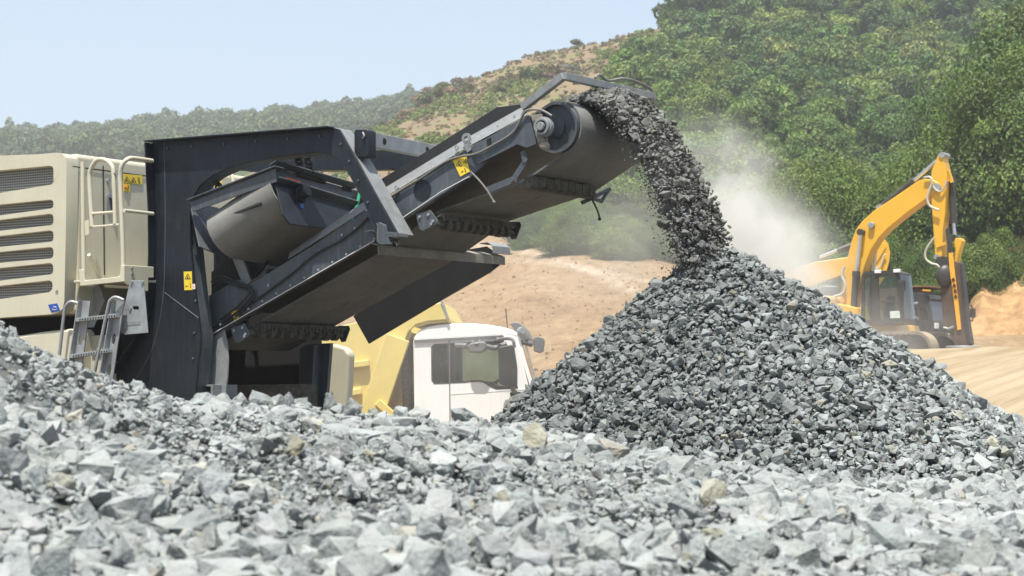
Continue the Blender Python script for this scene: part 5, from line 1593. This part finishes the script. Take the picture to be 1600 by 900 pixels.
# mirrors, lamp, antenna
m = MB(); sp_(m, [(778, 547), (780, 542), (800, 538), (803, 541), (808, 575), (808, 601), (805, 604), (784, 602), (780, 598)], -0.40, 0.16); mi = m.build('mirror', M_bplastic, cab, bevel=.03, segs=3)
m = MB(); m.tube([TR.pw(775, 532, -.03), TR.pw(790, 529, -.2), TR.pw(801, 531, -.32), TR.pw(804, 543, -.32)], .022, 8, 4); m.tube([TR.pw(800, 602, -.32), TR.pw(802, 609, -.25), TR.pw(806, 614, -.05)], .03, 8, 3); m.build('mirror_arm', M_plastic, mi, smooth=True)
m = MB(); sp_(m, [(796, 613), (826, 611), (830, 615), (824, 622), (798, 622.5)], -0.12, 0.14); m.build('mirror_foot', M_bplastic, cab, bevel=.02)
m = MB(); sp_(m, [(729, 541), (734, 536), (756, 533), (760, 537), (759, 547), (752, 551), (734, 551)], -0.20, 0.14); k_ = m.build('kerb_mirror', M_plastic, cab, bevel=.03, segs=3)
m = MB(); m.tube([TR.pw(712, 540, -.03), TR.pw(730, 540, -.10)], .035, 8); m.tube([TR.pw(758, 541, -.1), TR.pw(772, 544, -.03), TR.pw(792, 537, -.03)], .035, 8); m.tube([TR.pw(738, 532, -.13), TR.pw(741, 537, -.2), TR.pw(748, 536, -.2), TR.pw(750, 530, -.13)], .008, 6, 3); m.build('mirror_arm', M_plastic, k_, smooth=True)
m = MB(); m.tube([TR.pw(775, 531, -.02), TR.pw(800, 529, .1), TR.pw(832, 538, .2)], .04, 10); m.prism([TR.pw(x, y, .1) for x, y in ((833, 529), (840, 525.5), (849, 528), (851, 534), (849, 549), (843, 551.5), (834, 549))], TR.W * .18); m.build('front_mirror', M_plastic, cab, bevel=.025, segs=3)
m = MB(); sp_(m, [(797, 506), (803, 502), (812, 504), (820, 514), (826, 529), (824, 534), (812, 530), (806, 520)], 0.12, CW - .24); m.build('sun_visor', M_plastic, roof, bevel=.03)
m = MB(); m.disc(TR.pw(812, 517, .05), -TR.W + TR.A * .6, .05, .08, 16); m.build('roof_lamp', M_galv, roof, bevel=.01)
m = MB(); m.tube([TR.pw(793, 512, .3), TR.pw(790, 482, .3)], .007, 6); m.build('antenna', M_bplastic, roof)
# tipper body
bed_o = [(430, 532), (520, 512), (688, 473), (701, 499), (668, 502), (650, 507), (638, 518), (627, 545), (614, 590), (592, 660), (430, 690)]
m = MB(); sp_(m, bed_o, -0.02, 0.10); m.prism(shifted(bed_o, CW), TR.W * 0.10)
m.ribbon(shifted([(640, 518), (628, 545), (614, 590), (592, 660)], 0.08), TR.W * (CW - .08), 0.06)
m.ribbon(shifted([(592, 658), (430, 688)], 0.08), TR.W * (CW - .08), 0.08)
bed = m.build('tipper_body', M_ybed, tr, bevel=.012)
m = MB(); m.ribbon(shifted([(640, 488), (689, 474.5), (702, 500)], 0.0), TR.W * (CW + .1), 0.05); m.ribbon(shifted([(701, 500), (668, 503.5), (648, 509)], 0.0), TR.W * (CW + .1), 0.05); m.build('cab_guard', M_ybed, bed, bevel=.01)
m = MB()
m.bar(TR.pw(622, 527, -.06), TR.pw(570, 680, -.06), .32, .10, TR.W)
m.build('side_rib', M_ybed, bed, bevel=.012)
for (x0, y0, x1, y1) in ((440, 585, 577, 567), (440, 632, 565, 611)):
    m = MB(); m.bar(TR.pw(x0, y0, -.05), TR.pw(x1, y1, -.05), .08, .12, TR.W); m.build('side_rib', M_ybed, bed, bevel=.01)
m = MB(); m.bar(TR.pw(590, 628, -.10), TR.pw(640, 672, -.10), .10, .10, TR.W); m.build('body_prop', M_ybed, bed, bevel=.01)
m = MB(); sp_(m, [(688, 472), (692, 470), (702, 498), (699, 500)], -0.03, 0.02); m.build('edge_plate', M_galv, bed)
m = MB(); m.tube([TR.pw(634, 514, .35), TR.pw(640, 700, .35)], .075, 18); m.build('exhaust_pipe', M_pipe, tr, smooth=True)
m = MB(); m.tube([TR.pw(644, 540, .2), TR.pw(645.5, 700, .2)], .022, 8); m.build('air_line', M_bplastic, tr)
m = MB(); m.box(TR.pt(-1.6, CW / 2, .95), TR.A * 3.3, TR.W * .45, Vector((0, 0, .16))); m.build('chassis', M_bplastic, tr)
for a_ in (0.25, -2.6, -3.9):
    for w_ in (0.02, CW - .34):
        c = TR.pt(a_, w_, .52)
        m = MB(); m.ring(c, TR.W, .28, .52, .32, 36); wh = m.build('tyre', M_tyre, tr, bevel=.04)
        m = MB(); m.disc(c + TR.W * .03, TR.W, .282, .26, 24); m.disc(c + TR.W * (0.0 if w_ < 1 else .30), TR.W, .11, .02, 12); m.build('rim', M_steel, wh)

# ================================================================== EXCAVATORS ON THE PLATEAU
M_exc = mat('excavator_yellow', (0.66, 0.365, 0.018), rough=0.38, var=0.05, scale=1.2, dust=0.28, dust_col=(0.55, 0.42, 0.22), streak=0.12)
M_excd = mat('excavator_yellow_dusty', (0.62, 0.40, 0.09), rough=0.6, var=0.08, scale=1.2, dust=0.6, dust_col=(0.55, 0.43, 0.25))
M_char = mat('charcoal_paint', (0.028, 0.027, 0.026), rough=0.45, var=0.2, scale=2, dust=0.35, dust_col=(0.22, 0.17, 0.11))
M_chrome = mat('cylinder_rod', (0.62, 0.62, 0.62), rough=0.2, metal=0.9, var=0.05)
M_rust = mat('rusty_hammer', (0.07, 0.042, 0.026), rough=0.7, var=0.35, scale=3, dust=0.3, dust_col=(0.2, 0.14, 0.08))
M_stripe = mat('orange_stripe', (0.80, 0.36, 0.03), rough=0.45, var=0.06)
M_track = mat('track_steel', (0.20, 0.165, 0.12), rough=0.85, var=0.3, scale=4, dust=0.7, dust_col=(0.45, 0.35, 0.22))
M_hose2 = mat('pale_hose', (0.42, 0.40, 0.34), rough=0.5, var=0.1)
G_exc = glass_mat('excavator_glass', (0.55, 0.66, 0.64), 0.6)
def ez(p): return (1240 + .37775 * p[0], 220 + .37775 * p[1])
class Exc:
    def __init__(s, fr): s.f = fr
    def poly(s, m, pts, w, th): return m.prism([s.f.pw(*ez(p), w) for p in pts], s.f.W * th)
    def p(s, x, y, w): return s.f.pw(*ez((x, y)), w)
    def line(s, m, pts, w, r, n=8, sm=4): return m.tube([s.p(x, y, w) for x, y in pts], r, n, sm)
X1 = Exc(Frame(1395, 0, 60.0, 32))
gz = 2.52
e1 = empty('excavator', X1.f.pt(0, 0, gz), 'yellow excavator with raised boom and a hydraulic hammer, on the plateau beside the black truck', 'excavator')
m = MB(); BOOM = [(205, 700), (190, 672), (196, 610), (208, 550), (225, 470), (240, 410), (258, 365), (280, 335), (330, 290), (420, 230), (515, 165), (540, 157), (575, 160), (600, 175), (586, 212), (546, 242), (470, 297), (388, 364), (352, 402), (320, 452), (295, 514), (275, 586), (258, 648), (245, 700)]
X1.poly(m, BOOM, -0.26, 0.52)
boom = m.build('boom', M_exc, e1, bevel=.03)
m = MB(); X1.poly(m, [(592, 70), (600, 52), (610, 48), (618, 54), (622, 85), (634, 140), (632, 170), (626, 300), (618, 360), (614, 480), (585, 485), (580, 420), (575, 330), (568, 250), (564, 190), (570, 125)], -0.22, 0.44)
stick = m.build('stick', M_exc, e1, bevel=.025)
for px_, py_, r_, w_ in ((590, 192, .12, .30), (612, 58, .09, .26), (590, 480, .08, .26)):
    m = MB(); m.disc(X1.p(px_, py_, -w_), X1.f.W, r_, 2 * w_, 16); m.build('pin', M_galv, stick)
m = MB()
for k in range(3): m.bar(X1.p(622 + 9 * k, 105 + 10 * k, -.10 + .0 * k), X1.p(636 + 10 * k, 160 + 6 * k, -.10), .05, .10)
m.build('stick_rib', M_exc, stick)
def cyl(par, b0, b1, r1, w, rb, rr, barrel=M_char):
    m = MB(); m.tube([X1.p(*b0, w), X1.p(*b1, w)], rb, 14); a = m.build('cylinder', barrel, par, smooth=True)
    m = MB(); m.tube([X1.p(*b1, w), X1.p(*r1, w)], rr, 12); m.build('piston_rod', M_chrome, a, smooth=True)
    m = MB(); d_ = (X1.p(*b1, w) - X1.p(*b0, w)).normalized(); m.disc(X1.p(*b1, w) - d_ * .12, d_, rb * 1.18, .16, 14); m.build('gland', barrel, a)
    m = MB(); m.disc(X1.p(*r1, w) - X1.f.W * .12, X1.f.W, rr * 1.8, .24, 12); m.build('rod_eye', barrel, a)
    return a
cyl(boom, (348, 285), (495, 168), (604, 72), 0.0, .095, .055)
cyl(stick, (655, 150), (661, 335), (667, 402), 0.1, .105, .055)
cyl(boom, (245, 745), (259, 545), (279, 378), -.38, .105, .055)
cyl(boom, (318, 745), (330, 545), (344, 400), .38, .105, .055)
m = MB(); X1.poly(m, [(340, 270), (356, 262), (378, 268), (360, 290), (344, 292)], -.12, .24); m.build('cylinder_mount', M_galv, boom)
m = MB(); m.disc(X1.p(325, 350, -.26), -X1.f.W, .10, .12, 14); m.build('work_lamp', M_galv, boom, bevel=.02)
m = MB(); X1.line(m, [(540, 153), (562, 150), (573, 170), (558, 215), (553, 245), (565, 270), (585, 280), (602, 287)], -.34, .036); m.build('hose', M_hose2, boom, smooth=True)
m = MB(); X1.line(m, [(571, 178), (585, 200), (605, 210), (622, 195), (635, 164)], -.30, .030); m.build('hose', M_hose2, boom, smooth=True)
m = MB(); X1.line(m, [(210, 520), (200, 555), (213, 595), (205, 630), (165, 645)], -.40, .045)
m.build('hose', M_hose2, boom, smooth=True)
m = MB(); X1.line(m, [(582, 400), (560, 430), (545, 460), (548, 490), (572, 508), (596, 515), (612, 540), (616, 560)], -.32, .034); m.build('hose', M_hose2, stick, smooth=True)
m = MB(); X1.poly(m, [(590, 430), (636, 415), (637, 426), (592, 442)], -.27, .06); m.build('bracket', M_exc, stick)
m = MB(); X1.poly(m, [(668, 402), (690, 402), (697, 414), (680, 470), (676, 500), (664, 500), (668, 450), (662, 420)], -.16, .32); m.build('link', M_exc, stick, bevel=.02)
# hydraulic hammer
m = MB(); X1.poly(m, [(586, 488), (640, 484), (664, 496), (692, 505), (700, 560), (712, 700), (726, 800), (732, 845), (706, 852), (668, 850), (640, 790), (622, 775), (612, 680), (604, 580), (598, 530)], -.30, .26)
ham = m.build('hydraulic_hammer', M_rust, e1, bevel=.03)
m = MB(); X1.poly(m, [(686, 500), (694, 505), (704, 600), (718, 740), (734, 840), (722, 845), (700, 740)], -.34, .30); m.build('side_plate', M_char, ham, bevel=.02)
m = MB(); X1.poly(m, [(628, 370), (640, 355), (652, 420), (657, 462), (641, 465), (634, 420)], -.36, .05); m.build('upper_stripe', M_char, ham)
m = MB(); X1.poly(m, [(640, 464), (657, 460), (663, 520), (672, 600), (683, 690), (692, 780), (677, 783), (668, 710), (656, 610), (645, 540)], -.36, .06); stp = m.build('stripe', M_stripe, ham, bevel=.01)
m = MB()
for (x, y) in ((660, 575), (664, 600), (668, 622), (670, 645)):
    X1.line(m, [(x - 5, y + 4), (x, y - 8), (x + 5, y + 3), (x - 2, y + 5)], -.372, .018, 6, 2)
m.build('lettering', M_black_l, stp)
m = MB(); m.ball(X1.p(630, 560, -.3), .30, 9, (1, .5, 1.15)); X1.poly(m, [(590, 480), (650, 482), (655, 512), (600, 520)], -.33, .45); m.build('hammer_head', M_char, ham, smooth=True)
m = MB(); m.tube([X1.p(690, 780, -.15), X1.p(698, 850, -.15), X1.p(700, 872, -.15)], [.11, .11, .06], 12); m.build('chisel', M_galv, ham, smooth=True)
m = MB(); m.disc(X1.p(700, 862, -.15), Vector((0, 0, 1)), .5, .10, 24); m.build('foot_plate', M_galv, ham, bevel=.03)
m = MB(); m.tube([X1.p(620, 772, -.34), X1.p(640, 778, -.36), X1.p(662, 768, -.36)], .035, 8); m.build('bolt_row', M_galv, ham)
# house, cab, tracks
m = MB(); X1.poly(m, [(165, 700), (180, 672), (262, 690), (275, 752), (420, 758), (430, 800), (150, 800), (150, 720)], -.60, 2.0); hs_ = m.build('house', M_exc, e1, bevel=.04)
m = MB(); X1.poly(m, [(-60, 640), (150, 640), (160, 800), (-60, 800)], -.9, 2.6); m.build('counterweight', M_excd, hs_, bevel=.12, segs=3)
m = MB(); m.disc(X1.p(330, 830, .35), Vector((0, 0, 1)), .8, .5, 28); m.build('turntable', M_char, e1)
cabo = [(282, 552), (300, 541), (412, 535), (436, 545), (446, 620), (457, 735), (452, 757), (290, 762), (278, 740)]
cw1 = [(292, 560), (325, 556), (322, 742), (292, 742)]; cw2 = [(350, 553), (416, 551), (424, 560), (432, 660), (352, 660)]; cw3 = [(352, 668), (433, 668), (443, 738), (374, 740), (354, 735)]
m = MB()
for w_, t_ in ((-1.15, .06), (-.10, .06)):
    holed(m, [X1.p(*p, w_) for p in cabo], [[X1.p(*p, w_) for p in h] for h in (cw1, cw2, cw3)], X1.f.W * t_)
X1.poly(m, [(282, 553), (300, 541), (412, 535), (436, 545), (437, 551), (283, 560)], -1.09, 1.0)
X1.poly(m, [(290, 745), (455, 738), (455, 757), (290, 762)], -1.09, 1.0)
xcab = m.build('cab', M_char, e1, bevel=.02)
for h, nm in ((cw1, 'side_window'), (cw2, 'door_window'), (cw3, 'lower_window')):
    m = MB(); X1.poly(m, h, -1.12, .01); m.build(nm, G_exc, xcab)
m = MB(); m.ribbon([X1.p(438, 552, -1.08), X1.p(447, 640, -1.08), X1.p(455, 735, -1.08)], X1.f.W * .95, .02); m.build('windscreen', G_exc, xcab)
m = MB(); X1.poly(m, [(372, 690), (388, 640), (398, 640), (398, 700), (430, 705), (430, 730), (372, 730)], -.8, .45); m.build('seat', M_seat, xcab, bevel=.05)
m = MB(); X1.poly(m, [(398, 705), (438, 703), (441, 733), (400, 734)], -1.14, .01); m.build('sticker', mat('pale_sticker', (0.5, 0.58, 0.53), rough=.5), xcab)
for (x, y) in ((350, 541), (428, 538)):
    m = MB(); m.box(X1.p(x, y, -1.15), X1.f.A * .10, X1.f.W * .06, Vector((0, 0, .05))); m.build('cab_lamp', M_white_l, xcab, bevel=.015)
m = MB(); X1.line(m, [(430, 580), (450, 600), (452, 690)], -1.3, .02, 6, 3); m.box(X1.p(452, 600, -1.3), X1.f.A * .05, X1.f.W * .08, Vector((0, 0, .15))); m.build('mirror', M_bplastic, xcab)
def track(exc, root, a0, a1, w0, wd, z0, hgt, m_t, fr):
    n = 40; r = hgt / 2
    m = MB(); pts = []
    for k in range(n):
        t = 2 * math.pi * k / n
        cx = a1 - r if math.cos(t) > 0 else a0 + r
        pts.append(fr.pt(cx + r * math.cos(t), w0, z0 + r + r * math.sin(t)))
    m.ribbon(pts, fr.W * wd, .06, closed=True)
    L = 0
    for i in range(n):                                        # track shoes
        p, q_ = pts[i], pts[(i + 1) % n]
        d_ = (q_ - p); k_ = max(1, int(d_.length / .17))
        for j in range(k_):
            c = p + d_ * ((j + .5) / k_); nn = d_.normalized().cross(fr.W).normalized()
            m.box(c + fr.W * wd / 2 + nn * 0.035, d_.normalized() * .065, fr.W * wd / 2, nn * .03)
    o = m.build('track', m_t, root)
    m = MB(); m.box(fr.pt((a0 + a1) / 2, w0 + wd / 2, z0 + r), fr.A * ((a1 - a0) / 2 - r), fr.W * wd * .3, Vector((0, 0, r * .6)))
    for cx in (a0 + r, a1 - r): m.disc(fr.pt(cx, w0 + wd * .15, z0 + r), fr.W, r * .86, wd * .7, 22)
    for k in range(7): m.disc(fr.pt(a0 + r + (a1 - a0 - 2 * r) * (k + .5) / 7, w0 + wd * .1, z0 + .2), fr.W, .15, wd * .8, 14)
    m.build('track_frame', M_char, o)
for w0 in (-1.35, 0.95): track(X1, e1, X1.f.on_w(*ez((235, 800)), -1.35)[0], X1.f.on_w(*ez((568, 800)), -1.35)[0], w0, .62, gz, 1.0, M_track, X1.f)

# second excavator, further back in the dust
X2 = Exc(Frame(1300, 0, 69.0, 6))
gz2 = float(ground_z((1290 - 800) * 69 / F, 69)) - 0.05
e2 = empty('excavator', X2.f.pt(-.5, 0.4, gz2), 'dust veiled yellow excavator standing behind the one with the hammer', 'excavator')
m = MB(); X2.poly(m, [(-60, 600), (-30, 548), (20, 524), (90, 500), (160, 490), (225, 481), (330, 452), (372, 418), (385, 440), (345, 505), (225, 540), (190, 560), (110, 588), (60, 605), (0, 625)], -.26, .52); b2 = m.build('boom', M_exc, e2, bevel=.03)
m = MB(); X2.poly(m, [(362, 412), (378, 408), (392, 425), (400, 465), (396, 500), (380, 560), (330, 640), (318, 640), (318, 560), (332, 500), (345, 450)], -.22, .44); s2 = m.build('stick', M_exc, e2, bevel=.02)
m = MB(); X2.line(m, [(108, 482), (232, 432)], 0, .06, 10, 0); r2_ = m.build('piston_rod', M_chrome, b2, smooth=True)
m = MB(); X2.line(m, [(180, 455), (345, 392)], 0, .10, 12, 0); m.build('cylinder', M_char, b2, smooth=True)
m = MB(); X2.line(m, [(388, 455), (392, 545)], .1, .10, 12, 0); m.build('cylinder', M_char, s2, smooth=True)
m = MB(); X2.line(m, [(330, 530), (352, 525), (365, 505), (372, 478), (382, 470)], -.3, .03); m.build('hose', M_hose2, s2, smooth=True)
m = MB(); X2.poly(m, [(-150, 640), (-40, 610), (70, 612), (80, 780), (-150, 790)], -.6, 2.2); h2 = m.build('house', M_excd, e2, bevel=.08)
m = MB(); X2.poly(m, [(100, 610), (120, 598), (185, 600), (195, 650), (195, 760), (100, 760)], -.9, 1.0); c2 = m.build('cab', mat('blue_black_cab', (0.03, 0.038, 0.055), rough=.35, var=.1, dust=.3), e2, bevel=.05)
m = MB(); X2.poly(m, [(112, 618), (180, 618), (186, 660), (112, 680)], -.915, .02); m.build('window', G_exc, c2)
m = MB(); X2.line(m, [(20, 610), (22, 545), (50, 540), (52, 608)], -.7, .025, 6, 2); X2.line(m, [(55, 610), (58, 545), (85, 540), (92, 605)], -.7, .025, 6, 2); m.build('handrail', M_excd, h2, smooth=True)
for w0 in (-1.3, 0.9): track(X2, e2, -2.6, 1.6, w0, .6, gz2, 1.0, M_track, X2.f)

# ================================================================== BLACK TRUCK BESIDE THE EXCAVATOR
M_btr = mat('black_truck_paint', (0.022, 0.023, 0.026), rough=0.38, var=0.1, scale=1.5, dust=0.6, dust_col=(0.12, 0.115, 0.11), streak=0.1)
M_bedo = mat('rusty_orange_body', (0.20, 0.085, 0.035), rough=0.6, var=0.2, scale=2, dust=0.4)
BT = Frame(1452, 0, 71.0, 35)
gb_ = float(ground_z(BT.O.x, 71.0))
bt = empty('tipper_truck', BT.pt(-1.5, 1.1, gb_), 'dark tipper truck with a black cab parked behind the hammer of the excavator', 'truck')
def z8(p): return (1380 + .15556 * p[0], 420 + .15556 * p[1])
B = lambda x, y, w=0.0: BT.pw(*z8((x, y)), w)
def bpoly(m, pts, w, th): return m.prism([B(x, y, w) for x, y in pts], BT.W * th)
af = BT.on_w(*z8((455, 400)), 0)[0]
so_ = [(185, 262), (215, 245), (330, 238), (405, 246), (428, 262), (448, 320), (476, 420), (490, 520), (500, 900), (195, 900)]
w1_ = [(268, 400), (285, 388), (345, 392), (350, 500), (272, 500)]; w2_ = [(362, 388), (420, 392), (445, 450), (458, 522), (375, 522)]
m = MB(); CWB = 2.35
holed(m, [B(x, y) for x, y in so_], [[B(x, y) for x, y in h] for h in (w1_, w2_)], BT.W * .06)
pa_ = [BT.on_w(*z8(p), 0) for p in so_]
def far_(pts, w): return [BT.pt(a, w, z) for a, z in [BT.on_w(*z8(p), 0) for p in pts]]
m.prism(far_(so_, CWB), -BT.W * .06)
m.ribbon(far_([(190, 262), (216, 248), (330, 241), (404, 249), (427, 265)], .06), BT.W * (CWB - .12), .05)
m.ribbon(far_([(488, 520), (498, 900)], .06), BT.W * (CWB - .12), .05); m.ribbon(far_([(188, 262), (196, 900)], .06), BT.W * (CWB - .12), .05)
m.ribbon(far_([(430, 268), (446, 318)], .06), BT.W * (CWB - .12), .05)
bcab = m.build('cab', M_btr, bt, bevel=.04, segs=3)
for h in (w1_, w2_):
    m = MB(); bpoly(m, h, .03, .01); m.build('side_window', G_exc, bcab)
m = MB(); m.ribbon(far_([(447, 322), (474, 420), (487, 518)], .1), BT.W * (CWB - .2), .02); m.build('windscreen', mat('dark_glass', (0.03, 0.035, 0.042), rough=0.08, var=.05, dust=.35, dust_col=(.2, .18, .15)), bcab)
m = MB(); m.ribbon(far_([(425, 262), (462, 275), (468, 305)], -.02), BT.W * (CWB + .04), .05); m.build('sun_visor', M_btr, bcab, bevel=.02)
m = MB(); m.ribbon(far_([(492, 600), (498, 700)], .3), BT.W * (CWB - .6), .04); m.build('radiator_grille', M_bplastic, bcab)
for w_ in (.12, CWB - .42):
    m = MB(); p_ = BT.pt(BT.on_w(*z8((498, 745)), 0)[0] + .03, w_, gb_ + .95); m.box(p_ + BT.W * .15, BT.A * .03, BT.W * .16, Vector((0, 0, .10))); m.build('headlight', M_white_l, bcab, bevel=.02)
m = MB(); m.bar(BT.pt(BT.on_w(*z8((500, 800)), 0)[0] + .06, -.02, gb_ + .55), BT.pt(BT.on_w(*z8((500, 800)), 0)[0] + .06, CWB + .02, gb_ + .55), .16, .36); m.build('bumper', M_bplastic, bcab, bevel=.03)
m = MB(); m.tube([B(270, 378, -.1), B(300, 350, -.3), B(345, 345, -.2)], .05, 8); m.tube([B(278, 505, -.08), B(320, 490, -.18), B(350, 508, -.08)], .05, 8, 3); m.build('mirror', M_plastic, bcab, smooth=True)
mr = BT.pt(af + .55, CWB + .15, 0)
q1_, q2_ = BT.pa(1520, 482, af + .4), BT.pa(1520, 496, af + .4)
m = MB(); m.box((q1_ + q2_) / 2, BT.A * .05, BT.W * .17, Vector((0, 0, (q1_.z - q2_.z) / 2)))
m.build('mirror', M_bplastic, bcab, bevel=.02)
m = MB(); m.tube([BT.pa(1509, 477, af + .3), BT.pa(1518, 477, af + .4), BT.pa(1520, 483, af + .4)], .022, 6); m.tube([BT.pa(1510, 501, af + .3), BT.pa(1520, 501, af + .4), BT.pa(1520.5, 496, af + .4)], .022, 6); m.build('mirror_arm', M_bplastic, bcab)
m = MB(); zt = BT.on_w(*z8((330, 178)), -.05)[1]; a1_ = BT.on_w(*z8((290, 200)), 0)[0] - .25
m.ribbon([BT.pt(a1_ + .8, -.05, zt), BT.pt(a1_ - .05, -.05, zt), BT.pt(a1_ - .12, -.05, gb_ + 1.3), BT.pt(a1_ - 4.6, -.05, gb_ + 1.2), BT.pt(a1_ - 4.9, -.05, zt - .1)], BT.W * 2.5, .06)
for w_ in (-.05, 2.41): m.prism([BT.pt(a1_, w_, zt - .02), BT.pt(a1_ - .1, w_, gb_ + 1.3), BT.pt(a1_ - 4.6, w_, gb_ + 1.2), BT.pt(a1_ - 4.9, w_, zt - .2)], BT.W * .04)
m.build('tipper_body', M_bedo, bt, bevel=.01)
m = MB(); m.bar(B(400, 215, -.10), B(475, 218, -.10), .06, .1, BT.W); m.build('beacon_bar', M_exc, bt)
m = MB(); m.box(BT.pt(a1_ - 1.8, 1.15, gb_ + .85), BT.A * 3.2, BT.W * .45, Vector((0, 0, .14))); m.build('chassis', M_bplastic, bt)
for a_ in (af - .35, a1_ - 2.6, a1_ - 3.9):
    for w_ in (0.0, 2.02):
        c = BT.pt(a_, w_, gb_ + .5)
        m = MB(); m.ring(c, BT.W, .27, .5, .32, 30); wh = m.build('tyre', M_tyre, bt, bevel=.03)
        m = MB(); m.disc(c + BT.W * .03, BT.W, .272, .26, 20); m.build('rim', M_steel, wh)

# ================================================================== SAND BANK AT THE RIGHT, LOOSE THINGS
gx, gy = np.meshgrid(np.linspace(14, 30, 260), np.linspace(75, 98, 180))
px_ = gx / gy * F + 800
top = np.interp(px_, [1440, 1500, 1516, 1535, 1560, 1600, 1650, 1700, 1800], [0, 0.0, 1.5, 2.6, 2.5, 3.2, 3.7, 3.0, 1.5])
prof_ = np.clip((gy - 75.5) / 7.5, 0, 1); prof_ = prof_ * (1 - np.clip((gy - 86) / 11, 0, 1))
h_ = top * (prof_ ** 0.8) * (0.82 + 0.36 * fbm(gx * .55, gy * .45, 5, 61)) + (fbm(gx * 1.3, gy * 1.3, 5, 62) - .5) * 1.3 * np.clip(top, 0, 1) * prof_
zz = ground_z(gx, gy, False) - .08 + h_
ix = np.arange(gx.size).reshape(gx.shape)
qs = np.stack([ix[:-1, :-1], ix[:-1, 1:], ix[1:, 1:], ix[1:, :-1]], -1).reshape(-1, 4)
M_sand = mat('orange_sand', (0.33, 0.205, 0.10), rough=0.95, var=0.4, scale=1.6, bump=1.0, bump_scale=3, spec=.1, dirt_shade=.8, dirt_shade_col=(.20, .12, .058))  # front-lit bank: dark patches put the shading between clumps into the colour
sbk = link_mesh('sand_bank', np_mesh('sand_bank', np.stack([gx, gy, zz], -1).reshape(-1, 3), qs, [M_sand], smooth=True))
tag(sbk, 'orange sand bank dumped beside the black truck', 'sand', kind='structure')
# distinctive single stones lying on the heap in front
def boulder(px, py, d, size, tintcol, label, seed, sq=(1, .8, .6), rot=(0, 0, 0)):
    r = random.Random(seed)
    V_, F_ = LIB_ROUGH[seed % len(LIB_ROUGH)]
    W_ = V_ * np.array(sq) * size
    Rm = np.array(Matrix.Rotation(rot[2], 3, 'Z') @ Matrix.Rotation(rot[1], 3, 'Y') @ Matrix.Rotation(rot[0], 3, 'X'))
    W_ = W_ @ Rm.T
    p_ = P(px, py, d)
    me_ = np_mesh('stone', W_, F_, [M_heap_stone], np.tile(np.array(tintcol), (len(F_), 1)))
    o = link_mesh('stone', me_, p_)
    tag(o, label, 'stone')
def heap_d(px, py):
    best = 5
    for d in np.arange(4.3, 9.5, .02):
        z = float(heap_z((px - 800) * d / F, d))
        if HOR - (z - EYE) * F / d <= py: best = d; break
    return best
for args in ((385, 762, .115, (1.15, 1.12, 1.02), 'large flat pale slab lying in the foreground gravel', 4, (1.0, .75, .42), (.25, .1, .5)),
             (470, 705, .075, (.85, .74, .5), 'tan brown stone in the foreground gravel', 9, (.9, .8, .75), (.3, .2, 1.2)),
             (318, 632, .105, (.95, 1.0, 1.02), 'big rounded grey stone on the crest of the heap, below the navy frame', 2, (1, .8, .62), (0, .1, .2)),
             (470, 650, .085, (1.1, 1.12, 1.12), 'pale wedge shaped stone near the crest of the heap, left of the yellow truck body', 7, (1, .7, .6), (.2, .3, .1)),
             (1075, 762, .080, (.88, .95, 1.0), 'blue grey upright stone in the gravel in front of the tall pile', 11, (.75, .7, 1.0), (.2, .5, .4)),
             (1010, 895, .085, (1.15, 1.17, 1.15), 'pale angular stone at the lower edge of the picture, below the pile', 13, (1, .8, .7), (.1, .2, .9))):
    px, py, s_, tc_, lab, sd, sq, ro = args
    d = heap_d(px, py + 8)
    boulder(px, py, d, s_, tc_, lab, sd, sq, ro)
V_, F_ = LIB[5]
fo = link_mesh('stone', np_mesh('stone', V_ * .045, F_, [M_fall], np.full((len(F_), 3), 1.25)), P(1085, 268, PD - .2)); tag(fo, 'single grey stone flying clear to the right of the falling stream', 'stone')
m = MB(); c = P(1536, 523, 78.6)
rs = random.Random(5)
m.add([c + Vector((rs.uniform(-.35, .35), rs.uniform(-.1, .1), rs.uniform(-.04, .08))) for _ in range(8)], [[0, 1, 2], [1, 2, 3], [2, 3, 4], [3, 4, 5], [4, 5, 6], [5, 6, 7], [0, 2, 5], [1, 4, 7]])
o = m.build('plastic_scrap', mat('red_plastic', (0.6, 0.05, 0.03), rough=.5)); tag(o, 'crumpled red plastic scrap on the sand bank', 'litter')
